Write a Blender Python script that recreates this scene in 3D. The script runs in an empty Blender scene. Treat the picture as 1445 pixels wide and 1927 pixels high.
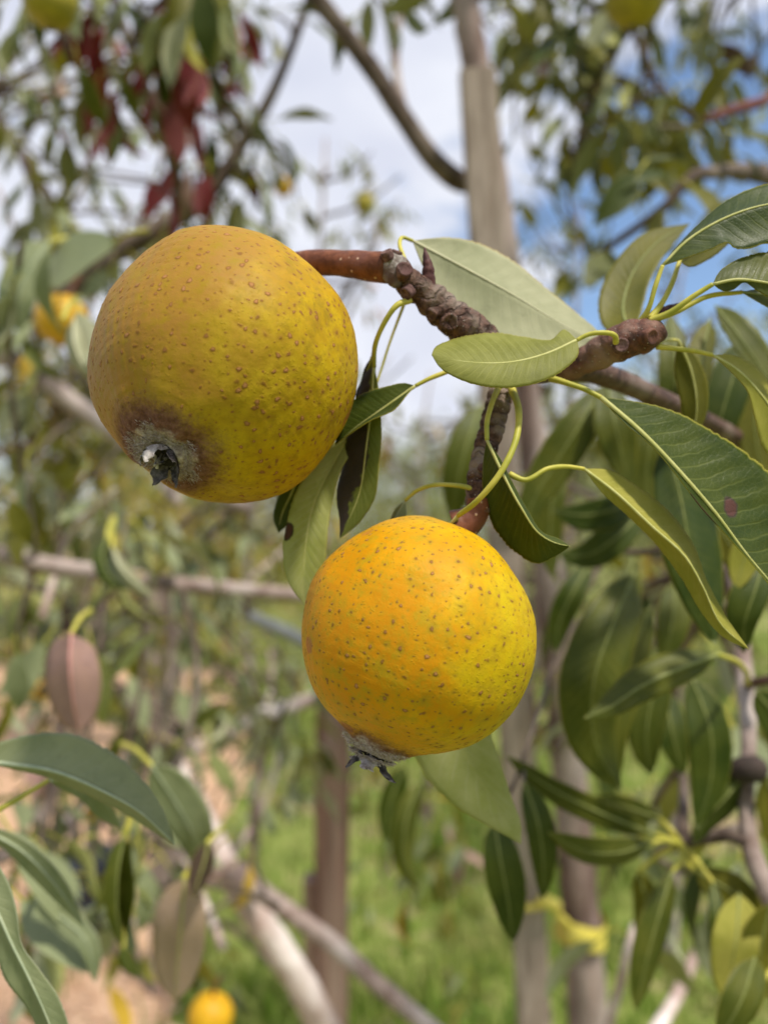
import bpy, math, random
import numpy as np
from mathutils import Vector, Matrix, noise

sc = bpy.context.scene
COL = sc.collection
R = math.radians
random.seed(7)

# ------------------------------------------------------------------ camera, sky, sun, exposure
CAM_H, PITCH = 1.35, R(1.84)
K = 34.6 / 26.0 / 1927.0                      # metres per photo pixel at 1 m distance
CAM = Vector((0, 0, CAM_H))
FWD = Vector((0, math.cos(PITCH), math.sin(PITCH)))
UPV = Vector((0, -math.sin(PITCH), math.cos(PITCH)))
RGT = Vector((1, 0, 0))

cam = bpy.data.cameras.new('camera')
cam_o = bpy.data.objects.new('camera', cam)
COL.objects.link(cam_o)
cam_o.location = CAM
cam_o.rotation_euler = (R(90) + PITCH, 0, 0)
cam.sensor_fit = 'VERTICAL'
cam.sensor_height = 34.6
cam.sensor_width = 34.6
cam.lens = 26.0
cam.clip_start = 0.01
cam.clip_end = 2000
cam.dof.use_dof = True
cam.dof.focus_distance = 0.186
cam.dof.aperture_fstop = 6.9
sc.camera = cam_o

SUN_EL, SUN_AZ = 60, 140                      # azimuth clockwise from +Y (the view direction)
world = bpy.data.worlds.new('World')
sc.world = world
world.use_nodes = True

sun = bpy.data.lights.new('sun', 'SUN')
sun.energy = 4.4
sun.angle = R(5)
sun.color = (1.0, 0.93, 0.82)
sun_o = bpy.data.objects.new('sun', sun)
COL.objects.link(sun_o)
sd = Vector((math.sin(R(SUN_AZ)) * math.cos(R(SUN_EL)), math.cos(R(SUN_AZ)) * math.cos(R(SUN_EL)), math.sin(R(SUN_EL))))
sun_o.rotation_euler = sd.to_track_quat('Z', 'Y').to_euler()

sc.view_settings.view_transform = 'Standard'
sc.view_settings.look = 'None'
sc.view_settings.exposure = 0.26
sc.view_settings.gamma = 1.0
sc.view_settings.use_curve_mapping = False
sc.cycles.use_denoising = True
sc.cycles.max_bounces = 6
sc.cycles.transparent_max_bounces = 4
sc.cycles.caustics_reflective = False
sc.cycles.caustics_refractive = False

# ------------------------------------------------------------------ node helpers
def nd(nt, t, ins=None, **pr):
    n = nt.nodes.new(t)
    for k, v in pr.items():
        setattr(n, k, v)
    for k, v in (ins or {}).items():
        s = n.inputs[k]
        if isinstance(v, bpy.types.NodeSocket):
            nt.links.new(v, s)
        else:
            if isinstance(v, tuple) and s.type == 'RGBA' and len(v) == 3:
                v = v + (1.0,)
            s.default_value = v
    return n

def mth(nt, op, a, b=0.0, c=0.0, clamp=False):
    n = nd(nt, 'ShaderNodeMath', {0: a, 1: b, 2: c}, operation=op)
    n.use_clamp = clamp
    return n.outputs[0]

def mix(nt, f, a, b, blend='MIX'):
    n = nd(nt, 'ShaderNodeMix', {0: f, 6: a, 7: b}, data_type='RGBA', blend_type=blend)
    return n.outputs[2]

def step(nt, x, lo, hi, a=0.0, b=1.0):
    n = nd(nt, 'ShaderNodeMapRange', {0: x, 1: lo, 2: hi, 3: a, 4: b}, interpolation_type='SMOOTHSTEP')
    return n.outputs[0]

def noi(nt, co, scale, detail=3.0, rough=0.55, w=None):
    ins = {'Vector': co, 'Scale': scale, 'Detail': detail, 'Roughness': rough}
    if w is not None:
        n = nt.nodes.new('ShaderNodeTexNoise')
        n.noise_dimensions = '4D'
        nt.links.new(co, n.inputs['Vector'])
        n.inputs['Scale'].default_value = scale
        n.inputs['Detail'].default_value = detail
        n.inputs['Roughness'].default_value = rough
        if isinstance(w, bpy.types.NodeSocket):
            nt.links.new(w, n.inputs['W'])
        else:
            n.inputs['W'].default_value = w
        return n.outputs[0]
    return nd(nt, 'ShaderNodeTexNoise', ins).outputs[0]

def new_mat(name):
    m = bpy.data.materials.new(name)
    m.use_nodes = True
    nt = m.node_tree
    nt.nodes.clear()
    out = nt.nodes.new('ShaderNodeOutputMaterial')
    return m, nt, out

# sky: Nishita blue behind broken cloud that covers the whole dome
nt = world.node_tree
nt.nodes.clear()
sky = nd(nt, 'ShaderNodeTexSky', sky_type='NISHITA', sun_disc=False, sun_elevation=R(SUN_EL), sun_rotation=R(SUN_AZ),
         air_density=1.0, dust_density=0.6, ozone_density=2.5)
gen = nd(nt, 'ShaderNodeTexCoord').outputs['Generated']
mp = nd(nt, 'ShaderNodeMapping', {'Vector': gen, 'Location': (0.0, 0.0, 0.0), 'Scale': (1.0, 1.0, 1.7)}).outputs[0]
c1 = noi(nt, mp, 1.9, 6.0, 0.55, w=87.6)
c2 = noi(nt, mp, 6.5, 5.0, 0.6, w=1.7)
cm = mth(nt, 'ADD', mth(nt, 'MULTIPLY', c1, 0.78), mth(nt, 'MULTIPLY', c2, 0.22))
cov = step(nt, cm, 0.437, 0.505)
shade = step(nt, noi(nt, mp, 3.0, 4.0, 0.5, w=8.1), 0.35, 0.65)
cloud = mix(nt, shade, (3.75, 3.95, 4.75), (5.2, 5.35, 5.8))
skyc = mix(nt, cov, sky.outputs[0], cloud)
bg = nd(nt, 'ShaderNodeBackground', {'Color': skyc, 'Strength': 0.15})
wo = nt.nodes.new('ShaderNodeOutputWorld')
nt.links.new(bg.outputs[0], wo.inputs[0])

# ------------------------------------------------------------------ geometry helpers
def P(px, py, d):
    return CAM + d * (FWD + ((px - 722.5) * K) * RGT + ((963.5 - py) * K) * UPV)

def P3(t):
    return P(t[0], t[1], t[2])

def rad(px, d):
    return px * K * d

def camdir(x, y, z):                       # right, up, towards the camera -> world
    return (RGT * x + UPV * y - FWD * z).normalized()

def spline(pts, n):
    pts = [Vector(p) for p in pts]
    if len(pts) == 2:
        return [pts[0].lerp(pts[1], i / (n - 1)) for i in range(n)]
    L = [0.0]
    for a, b in zip(pts, pts[1:]):
        L.append(L[-1] + max((b - a).length, 1e-7))
    ext = [pts[0] * 2 - pts[1]] + pts + [pts[-1] * 2 - pts[-2]]
    out = []
    for i in range(n):
        s = L[-1] * i / (n - 1)
        k = 0
        while k < len(pts) - 2 and s > L[k + 1]:
            k += 1
        t = (s - L[k]) / (L[k + 1] - L[k])
        p0, p1, p2, p3 = ext[k], ext[k + 1], ext[k + 2], ext[k + 3]
        # centripetal-ish: scale tangents by segment length
        l0, l1, l2 = max((p1 - p0).length, 1e-7), max((p2 - p1).length, 1e-7), max((p3 - p2).length, 1e-7)
        m1 = ((p1 - p0) / l0 * l1 + (p2 - p1) / l1 * l0) / (l0 + l1) * l1
        m2 = ((p2 - p1) / l1 * l2 + (p3 - p2) / l2 * l1) / (l1 + l2) * l1
        t2, t3 = t * t, t * t * t
        out.append(p1 * (2 * t3 - 3 * t2 + 1) + m1 * (t3 - 2 * t2 + t) + p2 * (-2 * t3 + 3 * t2) + m2 * (t3 - t2))
    return out

def interp(vals, n):
    x = np.linspace(0, 1, len(vals))
    return list(np.interp(np.linspace(0, 1, n), x, vals))

def link(o, parent=None, **props):
    COL.objects.link(o)
    if parent is not None:
        o.parent = parent
    for k, v in props.items():
        o[k] = v
    return o

def mesh_obj(name, verts, faces, mats, parent=None, uvs=None, midx=None, smooth=True, **props):
    me = bpy.data.meshes.new(name)
    me.from_pydata([tuple(v) for v in verts], [], faces)
    for m in (mats if isinstance(mats, (list, tuple)) else [mats]):
        me.materials.append(m)
    if uvs is not None:
        ul = me.uv_layers.new(name='UVMap')
        vi = np.zeros(len(me.loops), dtype=np.int32)
        me.loops.foreach_get('vertex_index', vi)
        ul.data.foreach_set('uv', np.asarray(uvs, dtype=np.float32)[vi].ravel())
    if midx is not None:
        me.polygons.foreach_set('material_index', np.asarray(midx, dtype=np.int32))
    me.polygons.foreach_set('use_smooth', [smooth] * len(me.polygons))
    me.update()
    return link(bpy.data.objects.new(name, me), parent, **props)

def thing(name, label, category, loc=None, group=None):
    e = bpy.data.objects.new(name, None)
    e.empty_display_size = 0.02
    link(e)
    e.location = loc or (0, 0, 0)
    e['label'] = label
    e['category'] = category
    if group:
        e['group'] = group
    return e

def keep_world(o, parent):
    """child mesh built in world coordinates under an Empty that stands elsewhere"""
    o.parent = parent
    o.matrix_parent_inverse = Matrix.Translation(parent.location).inverted()

def tube_data(pts, radii, segs=8, n=None, bump=None):
    n = n or max(4, len(pts) * 4)
    c = spline(pts, n)
    rr = interp(radii, n)
    V, F, UV = [], [], []
    T = []
    for i in range(n):
        a, b = c[max(0, i - 1)], c[min(n - 1, i + 1)]
        T.append((b - a).normalized())
    ref = Vector((0, 0, 1)) if abs(T[0].z) < 0.9 else Vector((1, 0, 0))
    nrm = (ref - T[0] * ref.dot(T[0])).normalized()
    ln = 0.0
    for i in range(n):
        if i:
            ln += (c[i] - c[i - 1]).length
            nrm = (nrm - T[i] * nrm.dot(T[i])).normalized()
        bn = T[i].cross(nrm)
        for j in range(segs):
            a = 2 * math.pi * j / segs
            d = nrm * math.cos(a) + bn * math.sin(a)
            r_ = rr[i]
            if bump:
                r_ *= bump(ln, a, c[i] + d * rr[i])
            V.append(c[i] + d * r_)
            UV.append((ln, j / segs))
    for i in range(n - 1):
        for j in range(segs):
            k = (j + 1) % segs
            F.append((i * segs + j, i * segs + k, (i + 1) * segs + k, (i + 1) * segs + j))
    V.append(c[0] - T[0] * rr[0] * 0.25); UV.append((0, 0))
    V.append(c[-1] + T[-1] * rr[-1] * 0.35); UV.append((ln, 0))
    a0, a1 = len(V) - 2, len(V) - 1
    for j in range(segs):
        k = (j + 1) % segs
        F.append((a0, k, j))
        F.append((a1, (n - 1) * segs + j, (n - 1) * segs + k))
    return V, F, UV

def tube(name, pts, radii, mat, parent, segs=8, n=None, bump=None, **props):
    V, F, UV = tube_data(pts, radii, segs, n, bump)
    o = mesh_obj(name, V, F, mat, None, UV, **props)
    if parent is not None:
        keep_world(o, parent)
    return o

def lumpy(amp, freq, seed=0.0):
    def f(ln, a, p):
        return 1.0 + amp * noise.noise(p * freq + Vector((seed, seed * 1.7, 0)))
    return f

def ringed(amp, spacing, lump=0.1, freq=180, seed=0.0):
    def f(ln, a, p):
        q = ln / spacing + 0.35 * noise.noise(p * 90 + Vector((seed, 0, 0)))
        w = abs((q % 1.0) - 0.5) * 2
        return 1.0 + amp * (w ** 3 * -1.0 + 0.4) + lump * noise.noise(p * freq + Vector((seed, 3, 1)))
    return f

# ------------------------------------------------------------------ materials
def leaf_mat(name, col, col2, vein, trans, rough=0.5, veins=True, speck=0.14, tw=0.3, edge=(0.42, 0.36, 0.06), dead=None, vein_amt=0.5, vary=0.35, spec=0.35, blem=()):
    """one face of a leaf; uv = (along, across -1..1 mapped to 0..1)"""
    m, nt, out = new_mat(name)
    uv = nd(nt, 'ShaderNodeTexCoord').outputs['UV']
    ob = nd(nt, 'ShaderNodeTexCoord').outputs['Object']
    rnd = nd(nt, 'ShaderNodeObjectInfo').outputs['Random']
    sep = nd(nt, 'ShaderNodeSeparateXYZ', {0: uv})
    u, v = sep.outputs[0], sep.outputs[1]
    av = mth(nt, 'MULTIPLY', mth(nt, 'ABSOLUTE', mth(nt, 'SUBTRACT', v, 0.5)), 2.0)
    w = mth(nt, 'MULTIPLY', rnd, 20.0)
    n1 = noi(nt, ob, 60.0, 4.0, 0.6, w=w)
    n2 = noi(nt, ob, 900.0, 4.0, 0.7, w=w)
    c = mix(nt, step(nt, n1, 0.33, 0.68), col, col2)
    # random hue shift per leaf
    c = mix(nt, mth(nt, 'MULTIPLY', mth(nt, 'SUBTRACT', rnd, 0.2, clamp=True), vary), c, col2)
    c = mix(nt, step(nt, n2, 0.52, 0.75, 0.0, speck), c, vein)
    n3 = noi(nt, ob, 170.0, 4.0, 0.65, w=w)
    c = mix(nt, step(nt, n3, 0.50, 0.72, 0.0, 0.45), c, col2)
    c = mix(nt, step(nt, n3, 0.46, 0.28, 0.0, 0.35), c, tuple(x * 0.6 for x in col))
    hgt = mth(nt, 'MULTIPLY', n2, 0.25)
    if veins:
        nw = mth(nt, 'MULTIPLY', mth(nt, 'SUBTRACT', noi(nt, ob, 130.0, 2.0), 0.5), 0.035)
        ph = mth(nt, 'MULTIPLY', mth(nt, 'ADD', mth(nt, 'SUBTRACT', u, mth(nt, 'MULTIPLY', mth(nt, 'POWER', av, 0.8), 0.12)), nw), 22.0)
        fr = mth(nt, 'ABSOLUTE', mth(nt, 'SUBTRACT', mth(nt, 'FRACT', ph), 0.5))
        vl = mth(nt, 'MULTIPLY', step(nt, fr, 0.13, 0.0), step(nt, n1, .25, .6, .35, 1.0))
        vl = mth(nt, 'MULTIPLY', vl, step(nt, av, 1.0, 0.35, 0.15, 1.0))
        uvs = nd(nt, 'ShaderNodeVectorMath', {0: uv, 1: (64.0, 26.0, 1.0)}, operation='MULTIPLY').outputs[0]
        vo = nd(nt, 'ShaderNodeTexVoronoi', {'Vector': uvs, 'Scale': 1.0}, feature='DISTANCE_TO_EDGE', voronoi_dimensions='2D').outputs['Distance']
        net = step(nt, vo, 0.10, 0.0)
        vv = mth(nt, 'MAXIMUM', vl, mth(nt, 'MULTIPLY', net, 0.35))
        c = mix(nt, mth(nt, 'MULTIPLY', vv, vein_amt), c, vein)
        hgt = mth(nt, 'SUBTRACT', hgt, mth(nt, 'MULTIPLY', vv, 0.5))
    c = mix(nt, step(nt, av, 0.965, 0.995, 0.0, 0.8), c, edge)
    if dead:
        col_d, lo, hi = dead
        x = mth(nt, 'ADD', v, mth(nt, 'MULTIPLY', mth(nt, 'SUBTRACT', noi(nt, ob, 85.0, 5.0, 0.7), 0.5), 1.7))
        dm = step(nt, x, hi, lo)
        cd = mix(nt, noi(nt, ob, 200.0, 4.0), col_d, tuple(min(1, a * 3.0) for a in col_d))
        c = mix(nt, dm, c, cd)
    for (bu, bv, ru, rv) in blem:
        du = mth(nt, 'DIVIDE', mth(nt, 'SUBTRACT', u, bu), ru)
        dv = mth(nt, 'DIVIDE', mth(nt, 'SUBTRACT', v, bv), rv)
        q = mth(nt, 'ADD', mth(nt, 'ADD', mth(nt, 'MULTIPLY', du, du), mth(nt, 'MULTIPLY', dv, dv)), mth(nt, 'MULTIPLY', mth(nt, 'SUBTRACT', n3, 0.5), 3.2))
        c = mix(nt, step(nt, q, 1.9, 1.3), c, (0.05, 0.035, 0.02))
        c = mix(nt, step(nt, q, 1.1, 0.8), c, (0.085, 0.034, 0.024))
    bmp = nd(nt, 'ShaderNodeBump', {'Height': hgt, 'Strength': 0.45, 'Distance': 0.0004}).outputs[0]
    p = nd(nt, 'ShaderNodeBsdfPrincipled', {'Base Color': c, 'Roughness': rough, 'Specular IOR Level': spec, 'Normal': bmp})
    t = nd(nt, 'ShaderNodeBsdfTranslucent', {'Color': mix(nt, 0.5, c, trans)})
    ms = nd(nt, 'ShaderNodeMixShader', {0: tw, 1: p.outputs[0], 2: t.outputs[0]})
    nt.links.new(ms.outputs[0], out.inputs[0])
    return m

def bark_mat(name, a, b, c, scale=120.0, stretch=(1, 1, 1), rough=0.8, bump=0.5, dist=0.001, fleck=None, uvring=None):
    m, nt, out = new_mat(name)
    ob = nd(nt, 'ShaderNodeTexCoord').outputs['Object']
    mpn = nd(nt, 'ShaderNodeMapping', {'Vector': ob, 'Scale': stretch}).outputs[0]
    n1 = noi(nt, mpn, scale, 5.0, 0.62)
    n2 = noi(nt, mpn, scale * 0.22, 3.0, 0.5)
    col = mix(nt, step(nt, n1, 0.35, 0.65), a, b)
    col = mix(nt, step(nt, n2, 0.45, 0.68), col, c)
    h = n1
    if uvring:
        u = nd(nt, 'ShaderNodeSeparateXYZ', {0: nd(nt, 'ShaderNodeTexCoord').outputs['UV']}).outputs[0]
        q = mth(nt, 'ADD', mth(nt, 'MULTIPLY', u, 1.0 / uvring), mth(nt, 'MULTIPLY', n2, 4.0))
        f = mth(nt, 'ABSOLUTE', mth(nt, 'SUBTRACT', mth(nt, 'FRACT', q), 0.5))
        ring = step(nt, f, 0.16, 0.0)
        col = mix(nt, mth(nt, 'MULTIPLY', ring, 0.35), col, tuple(x * 0.35 for x in a))
        h = mth(nt, 'SUBTRACT', n1, mth(nt, 'MULTIPLY', ring, 0.4))
    if fleck:
        vo = nd(nt, 'ShaderNodeTexVoronoi', {'Vector': ob, 'Scale': fleck[1]})
        f = step(nt, vo.outputs['Distance'], 0.22, 0.10)
        f = mth(nt, 'MULTIPLY', f, step(nt, vo.outputs['Color'], 0.45, 0.6))
        col = mix(nt, f, col, fleck[0])
        h = mth(nt, 'ADD', h, mth(nt, 'MULTIPLY', f, 0.4))
    bmp = nd(nt, 'ShaderNodeBump', {'Height': h, 'Strength': bump, 'Distance': dist}).outputs[0]
    p = nd(nt, 'ShaderNodeBsdfPrincipled', {'Base Color': col, 'Roughness': rough, 'Specular IOR Level': 0.18, 'Normal': bmp})
    nt.links.new(p.outputs[0], out.inputs[0])
    return m

def plain_mat(name, a, b, scale=30.0, rough=0.7, bump=0.2, dist=0.002, spec=0.3, trans=None):
    m, nt, out = new_mat(name)
    ob = nd(nt, 'ShaderNodeTexCoord').outputs['Object']
    n1 = noi(nt, ob, scale, 4.0, 0.6)
    col = mix(nt, step(nt, n1, 0.3, 0.7), a, b)
    bmp = nd(nt, 'ShaderNodeBump', {'Height': n1, 'Strength': bump, 'Distance': dist}).outputs[0]
    p = nd(nt, 'ShaderNodeBsdfPrincipled', {'Base Color': col, 'Roughness': rough, 'Specular IOR Level': spec, 'Normal': bmp})
    sh = p.outputs[0]
    if trans:
        t = nd(nt, 'ShaderNodeBsdfTranslucent', {'Color': trans})
        sh = nd(nt, 'ShaderNodeMixShader', {0: 0.3, 1: sh, 2: t.outputs[0]}).outputs[0]
    nt.links.new(sh, out.inputs[0])
    return m

def foliage_mat(name, cols, trans, tw=0.3, rough=0.55):
    """many small leaves in one mesh: a colour per leaf"""
    m, nt, out = new_mat(name)
    r = nd(nt, 'ShaderNodeNewGeometry').outputs['Random Per Island']
    cr = nd(nt, 'ShaderNodeValToRGB', {0: r})
    el = cr.color_ramp.elements
    while len(el) < len(cols):
        el.new(0.5)
    for i, c in enumerate(cols):
        el[i].position = i / (len(cols) - 1)
        el[i].color = c + (1,)
    p = nd(nt, 'ShaderNodeBsdfPrincipled', {'Base Color': cr.outputs[0], 'Roughness': rough, 'Specular IOR Level': 0.3})
    t = nd(nt, 'ShaderNodeBsdfTranslucent', {'Color': mix(nt, 0.5, cr.outputs[0], trans)})
    ms = nd(nt, 'ShaderNodeMixShader', {0: tw, 1: p.outputs[0], 2: t.outputs[0]})
    nt.links.new(ms.outputs[0], out.inputs[0])
    return m

YG = (0.30, 0.34, 0.03)
MT = {   # (top face, under face)
    'yellowgreen': (leaf_mat('leaf_yellow_green', (0.155, 0.165, 0.009), (0.27, 0.275, 0.05), (0.42, 0.42, 0.14), YG, 0.55),
                    leaf_mat('leaf_yellow_green_under', (0.33, 0.36, 0.10), (0.45, 0.46, 0.20), (0.5, 0.5, 0.28), YG, 0.75, spec=0.15)),
    'dark': (leaf_mat('leaf_dark_green', (0.022, 0.042, 0.003), (0.052, 0.070, 0.006), (0.15, 0.17, 0.035), YG, 0.45, vein_amt=0.38, tw=0.16, spec=0.22, edge=(0.34, 0.31, 0.05)),
             leaf_mat('leaf_dark_under', (0.24, 0.28, 0.12), (0.32, 0.34, 0.15), (0.38, 0.39, 0.2), YG, 0.75, spec=0.15)),
    'mid': (leaf_mat('leaf_mid_green', (0.055, 0.076, 0.008), (0.108, 0.118, 0.014), (0.23, 0.24, 0.06), YG, 0.42, vein_amt=0.45, spec=0.25),
            leaf_mat('leaf_mid_under', (0.28, 0.30, 0.10), (0.36, 0.36, 0.13), (0.42, 0.42, 0.2), YG, 0.75, spec=0.15)),
    'pale': (leaf_mat('leaf_pale_top', (0.13, 0.165, 0.04), (0.20, 0.22, 0.06), (0.30, 0.32, 0.12), YG, 0.5),
             leaf_mat('leaf_pale_under', (0.33, 0.34, 0.20), (0.43, 0.43, 0.27), (0.48, 0.48, 0.32), YG, 0.8, vein_amt=0.22, spec=0.12, edge=(0.5, 0.37, 0.14))),
    'olive': (leaf_mat('leaf_olive_top', (0.10, 0.105, 0.008), (0.17, 0.16, 0.012), (0.28, 0.26, 0.05), (0.42, 0.42, 0.02), 0.5, tw=0.4),
              leaf_mat('leaf_olive_under', (0.32, 0.32, 0.045), (0.44, 0.41, 0.085), (0.48, 0.44, 0.12), (0.45, 0.43, 0.02), 0.7, tw=0.4, spec=0.15)),
    'grey': (leaf_mat('leaf_grey_green', (0.205, 0.245, 0.120), (0.29, 0.32, 0.165), (0.38, 0.41, 0.26), YG, 0.62, vein_amt=0.18, edge=(0.40, 0.41, 0.28)),
             leaf_mat('leaf_grey_under', (0.36, 0.38, 0.24), (0.44, 0.45, 0.30), (0.48, 0.48, 0.32), YG, 0.8, spec=0.12)),
    'spotted': (leaf_mat('leaf_dark_spotted', (0.022, 0.042, 0.003), (0.052, 0.070, 0.006), (0.15, 0.17, 0.035), YG, 0.45, vein_amt=0.38, tw=0.16, spec=0.22, edge=(0.34, 0.31, 0.05), blem=((0.50, 0.37, 0.022, 0.05), (0.44, 0.985, 0.05, 0.03), (0.72, 0.2, 0.012, 0.03))),
                leaf_mat('leaf_dark_spotted_under', (0.24, 0.28, 0.12), (0.32, 0.34, 0.15), (0.38, 0.39, 0.2), YG, 0.75, spec=0.15)),
    'nibbled': (leaf_mat('leaf_nibbled_top', (0.155, 0.165, 0.009), (0.27, 0.275, 0.05), (0.42, 0.42, 0.14), YG, 0.55),
                leaf_mat('leaf_nibbled_under', (0.30, 0.34, 0.045), (0.44, 0.46, 0.17), (0.5, 0.5, 0.28), YG, 0.75, spec=0.15, blem=((0.62, 0.03, 0.035, 0.13), (0.9, 0.9, 0.02, 0.06)))),
    'brown': (leaf_mat('leaf_dead_brown', (0.07, 0.045, 0.03), (0.13, 0.085, 0.06), (0.2, 0.14, 0.1), (0.15, 0.09, 0.04), 0.8),
              leaf_mat('leaf_dead_brown_under', (0.10, 0.07, 0.05), (0.17, 0.12, 0.09), (0.2, 0.14, 0.1), (0.15, 0.09, 0.04), 0.8)),
    'dead': (leaf_mat('leaf_half_dead', (0.10, 0.14, 0.02), (0.17, 0.20, 0.03), (0.3, 0.3, 0.1), YG, 0.6, dead=((0.022, 0.015, 0.013), 0.42, 0.50)),
             leaf_mat('leaf_half_dead_under', (0.3, 0.31, 0.14), (0.36, 0.36, 0.18), (0.4, 0.4, 0.22), YG, 0.8, dead=((0.10, 0.075, 0.06), 0.42, 0.50))),
    'red': (leaf_mat('leaf_red', (0.15, 0.014, 0.022), (0.24, 0.032, 0.036), (0.30, 0.10, 0.08), (0.42, 0.03, 0.05), 0.5, tw=0.45),
            leaf_mat('leaf_red_under', (0.26, 0.06, 0.075), (0.32, 0.10, 0.10), (0.36, 0.16, 0.14), (0.42, 0.05, 0.06), 0.7, tw=0.45)),
    'mauve': (leaf_mat('leaf_mauve', (0.31, 0.20, 0.18), (0.38, 0.25, 0.20), (0.55, 0.25, 0.2), (0.4, 0.2, 0.1), 0.7, spec=0.2),
              leaf_mat('leaf_mauve_under', (0.42, 0.31, 0.25), (0.48, 0.35, 0.25), (0.5, 0.3, 0.2), (0.4, 0.25, 0.1), 0.8)),
    'gold': (leaf_mat('leaf_gold', (0.52, 0.33, 0.02), (0.6, 0.42, 0.05), (0.6, 0.45, 0.1), (0.6, 0.4, 0.03), 0.5, tw=0.35),
             leaf_mat('leaf_gold_under', (0.5, 0.36, 0.08), (0.55, 0.42, 0.12), (0.6, 0.45, 0.15), (0.6, 0.4, 0.03), 0.7, tw=0.35)),
}
M_STALK = plain_mat('leaf_stalk', (0.30, 0.30, 0.035), (0.50, 0.44, 0.075), 110, 0.5, 0.2, 0.0003)
M_RIB = plain_mat('leaf_midrib', (0.36, 0.36, 0.10), (0.45, 0.44, 0.17), 300, 0.55, 0.2, 0.0003)
M_RIB_PALE = plain_mat('leaf_midrib_pale', (0.45, 0.44, 0.28), (0.52, 0.50, 0.32), 300, 0.7, 0.2, 0.0003)
M_RIB_DIM = plain_mat('leaf_midrib_dim', (0.17, 0.195, 0.05), (0.24, 0.26, 0.08), 300, 0.55, 0.2, 0.0003)
M_RIB_GREY = plain_mat('leaf_midrib_grey', (0.27, 0.32, 0.20), (0.36, 0.40, 0.26), 300, 0.7, 0.2, 0.0003)
M_SPUR = bark_mat('spur_bark', (0.045, 0.022, 0.016), (0.15, 0.082, 0.060), (0.24, 0.185, 0.15), 560, rough=0.75, bump=1.0, dist=0.0012, fleck=((0.42, 0.36, 0.31), 800), uvring=0.0037)
M_SPUR_RED = bark_mat('spur_bark_red', (0.060, 0.028, 0.020), (0.155, 0.065, 0.042), (0.24, 0.15, 0.115), 420, rough=0.55, bump=0.9, dist=0.001, fleck=((0.45, 0.38, 0.32), 900))
M_KNOB = bark_mat('spur_grey_bark', (0.16, 0.13, 0.11), (0.36, 0.33, 0.30), (0.10, 0.06, 0.05), 500, rough=0.8, bump=0.8, dist=0.0008)
M_SCAR = bark_mat('leaf_scar', (0.06, 0.030, 0.026), (0.17, 0.10, 0.085), (0.10, 0.05, 0.045), 700, rough=0.8, bump=0.6, dist=0.0005)
M_BUD = bark_mat('bud_scale', (0.045, 0.016, 0.016), (0.11, 0.045, 0.04), (0.07, 0.025, 0.025), 600, rough=0.55, bump=0.5, dist=0.0004)
M_TWIG = bark_mat('brown_twig', (0.055, 0.030, 0.022), (0.125, 0.072, 0.054), (0.18, 0.13, 0.105), 300, rough=0.55, bump=0.5, dist=0.0006, fleck=((0.35, 0.3, 0.26), 500))
M_LIMB = bark_mat('limb_bark', (0.18, 0.125, 0.105), (0.32, 0.25, 0.22), (0.42, 0.36, 0.33), 70, rough=0.85, bump=0.5, dist=0.003)
M_DLIMB = bark_mat('dark_limb_bark', (0.055, 0.038, 0.030), (0.12, 0.088, 0.068), (0.20, 0.16, 0.13), 70, rough=0.85, bump=0.5, dist=0.003)
M_PINK = bark_mat('pinkish_bark', (0.36, 0.25, 0.22), (0.54, 0.44, 0.40), (0.68, 0.61, 0.58), 45, rough=0.7, bump=0.3, dist=0.002)
M_TRUNK = bark_mat('trunk_bark', (0.13, 0.085, 0.072), (0.30, 0.22, 0.195), (0.40, 0.34, 0.31), 38, stretch=(1, 1, 0.35), rough=0.8, bump=0.5, dist=0.003)
M_STAKE = bark_mat('weathered_stake', (0.20, 0.155, 0.125), (0.36, 0.295, 0.25), (0.27, 0.21, 0.17), 160, stretch=(1, 1, 0.03), rough=0.85, bump=0.6, dist=0.002)
M_STAKE_R = bark_mat('red_brown_stake', (0.12, 0.062, 0.048), (0.27, 0.155, 0.12), (0.46, 0.34, 0.27), 70, stretch=(1, 1, 0.05), rough=0.8, bump=0.5, dist=0.002)
M_STEM = bark_mat('pear_stem', (0.105, 0.036, 0.018), (0.20, 0.072, 0.034), (0.15, 0.060, 0.040), 300, rough=0.5, bump=0.6, dist=0.0007, fleck=((0.5, 0.33, 0.22), 420))
M_SEPAL = bark_mat('dried_sepal', (0.035, 0.030, 0.030), (0.14, 0.122, 0.118), (0.32, 0.295, 0.28), 620, rough=0.95, bump=1.0, dist=0.0012)
M_SEPAL_L = bark_mat('woolly_sepal', (0.20, 0.165, 0.145), (0.44, 0.40, 0.37), (0.54, 0.50, 0.47), 700, rough=0.95, bump=0.6, dist=0.0007)
M_WOOL = plain_mat('calyx_wool', (0.33, 0.27, 0.225), (0.55, 0.48, 0.42), 900, 0.9, 0.2, 0.0003)
M_DARK = plain_mat('calyx_cavity_shade', (0.012, 0.010, 0.010), (0.03, 0.022, 0.02), 600, 0.9, 0.3, 0.0005)  # near-black: the shade of the calyx cavity put into the colour
M_TIE = plain_mat('yellow_tie', (0.55, 0.46, 0.06), (0.66, 0.57, 0.13), 60, 0.6, 0.2, 0.001)
M_POT = plain_mat('dark_pot', (0.012, 0.016, 0.028), (0.03, 0.035, 0.05), 30, 0.4, 0.1, 0.001)

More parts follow.
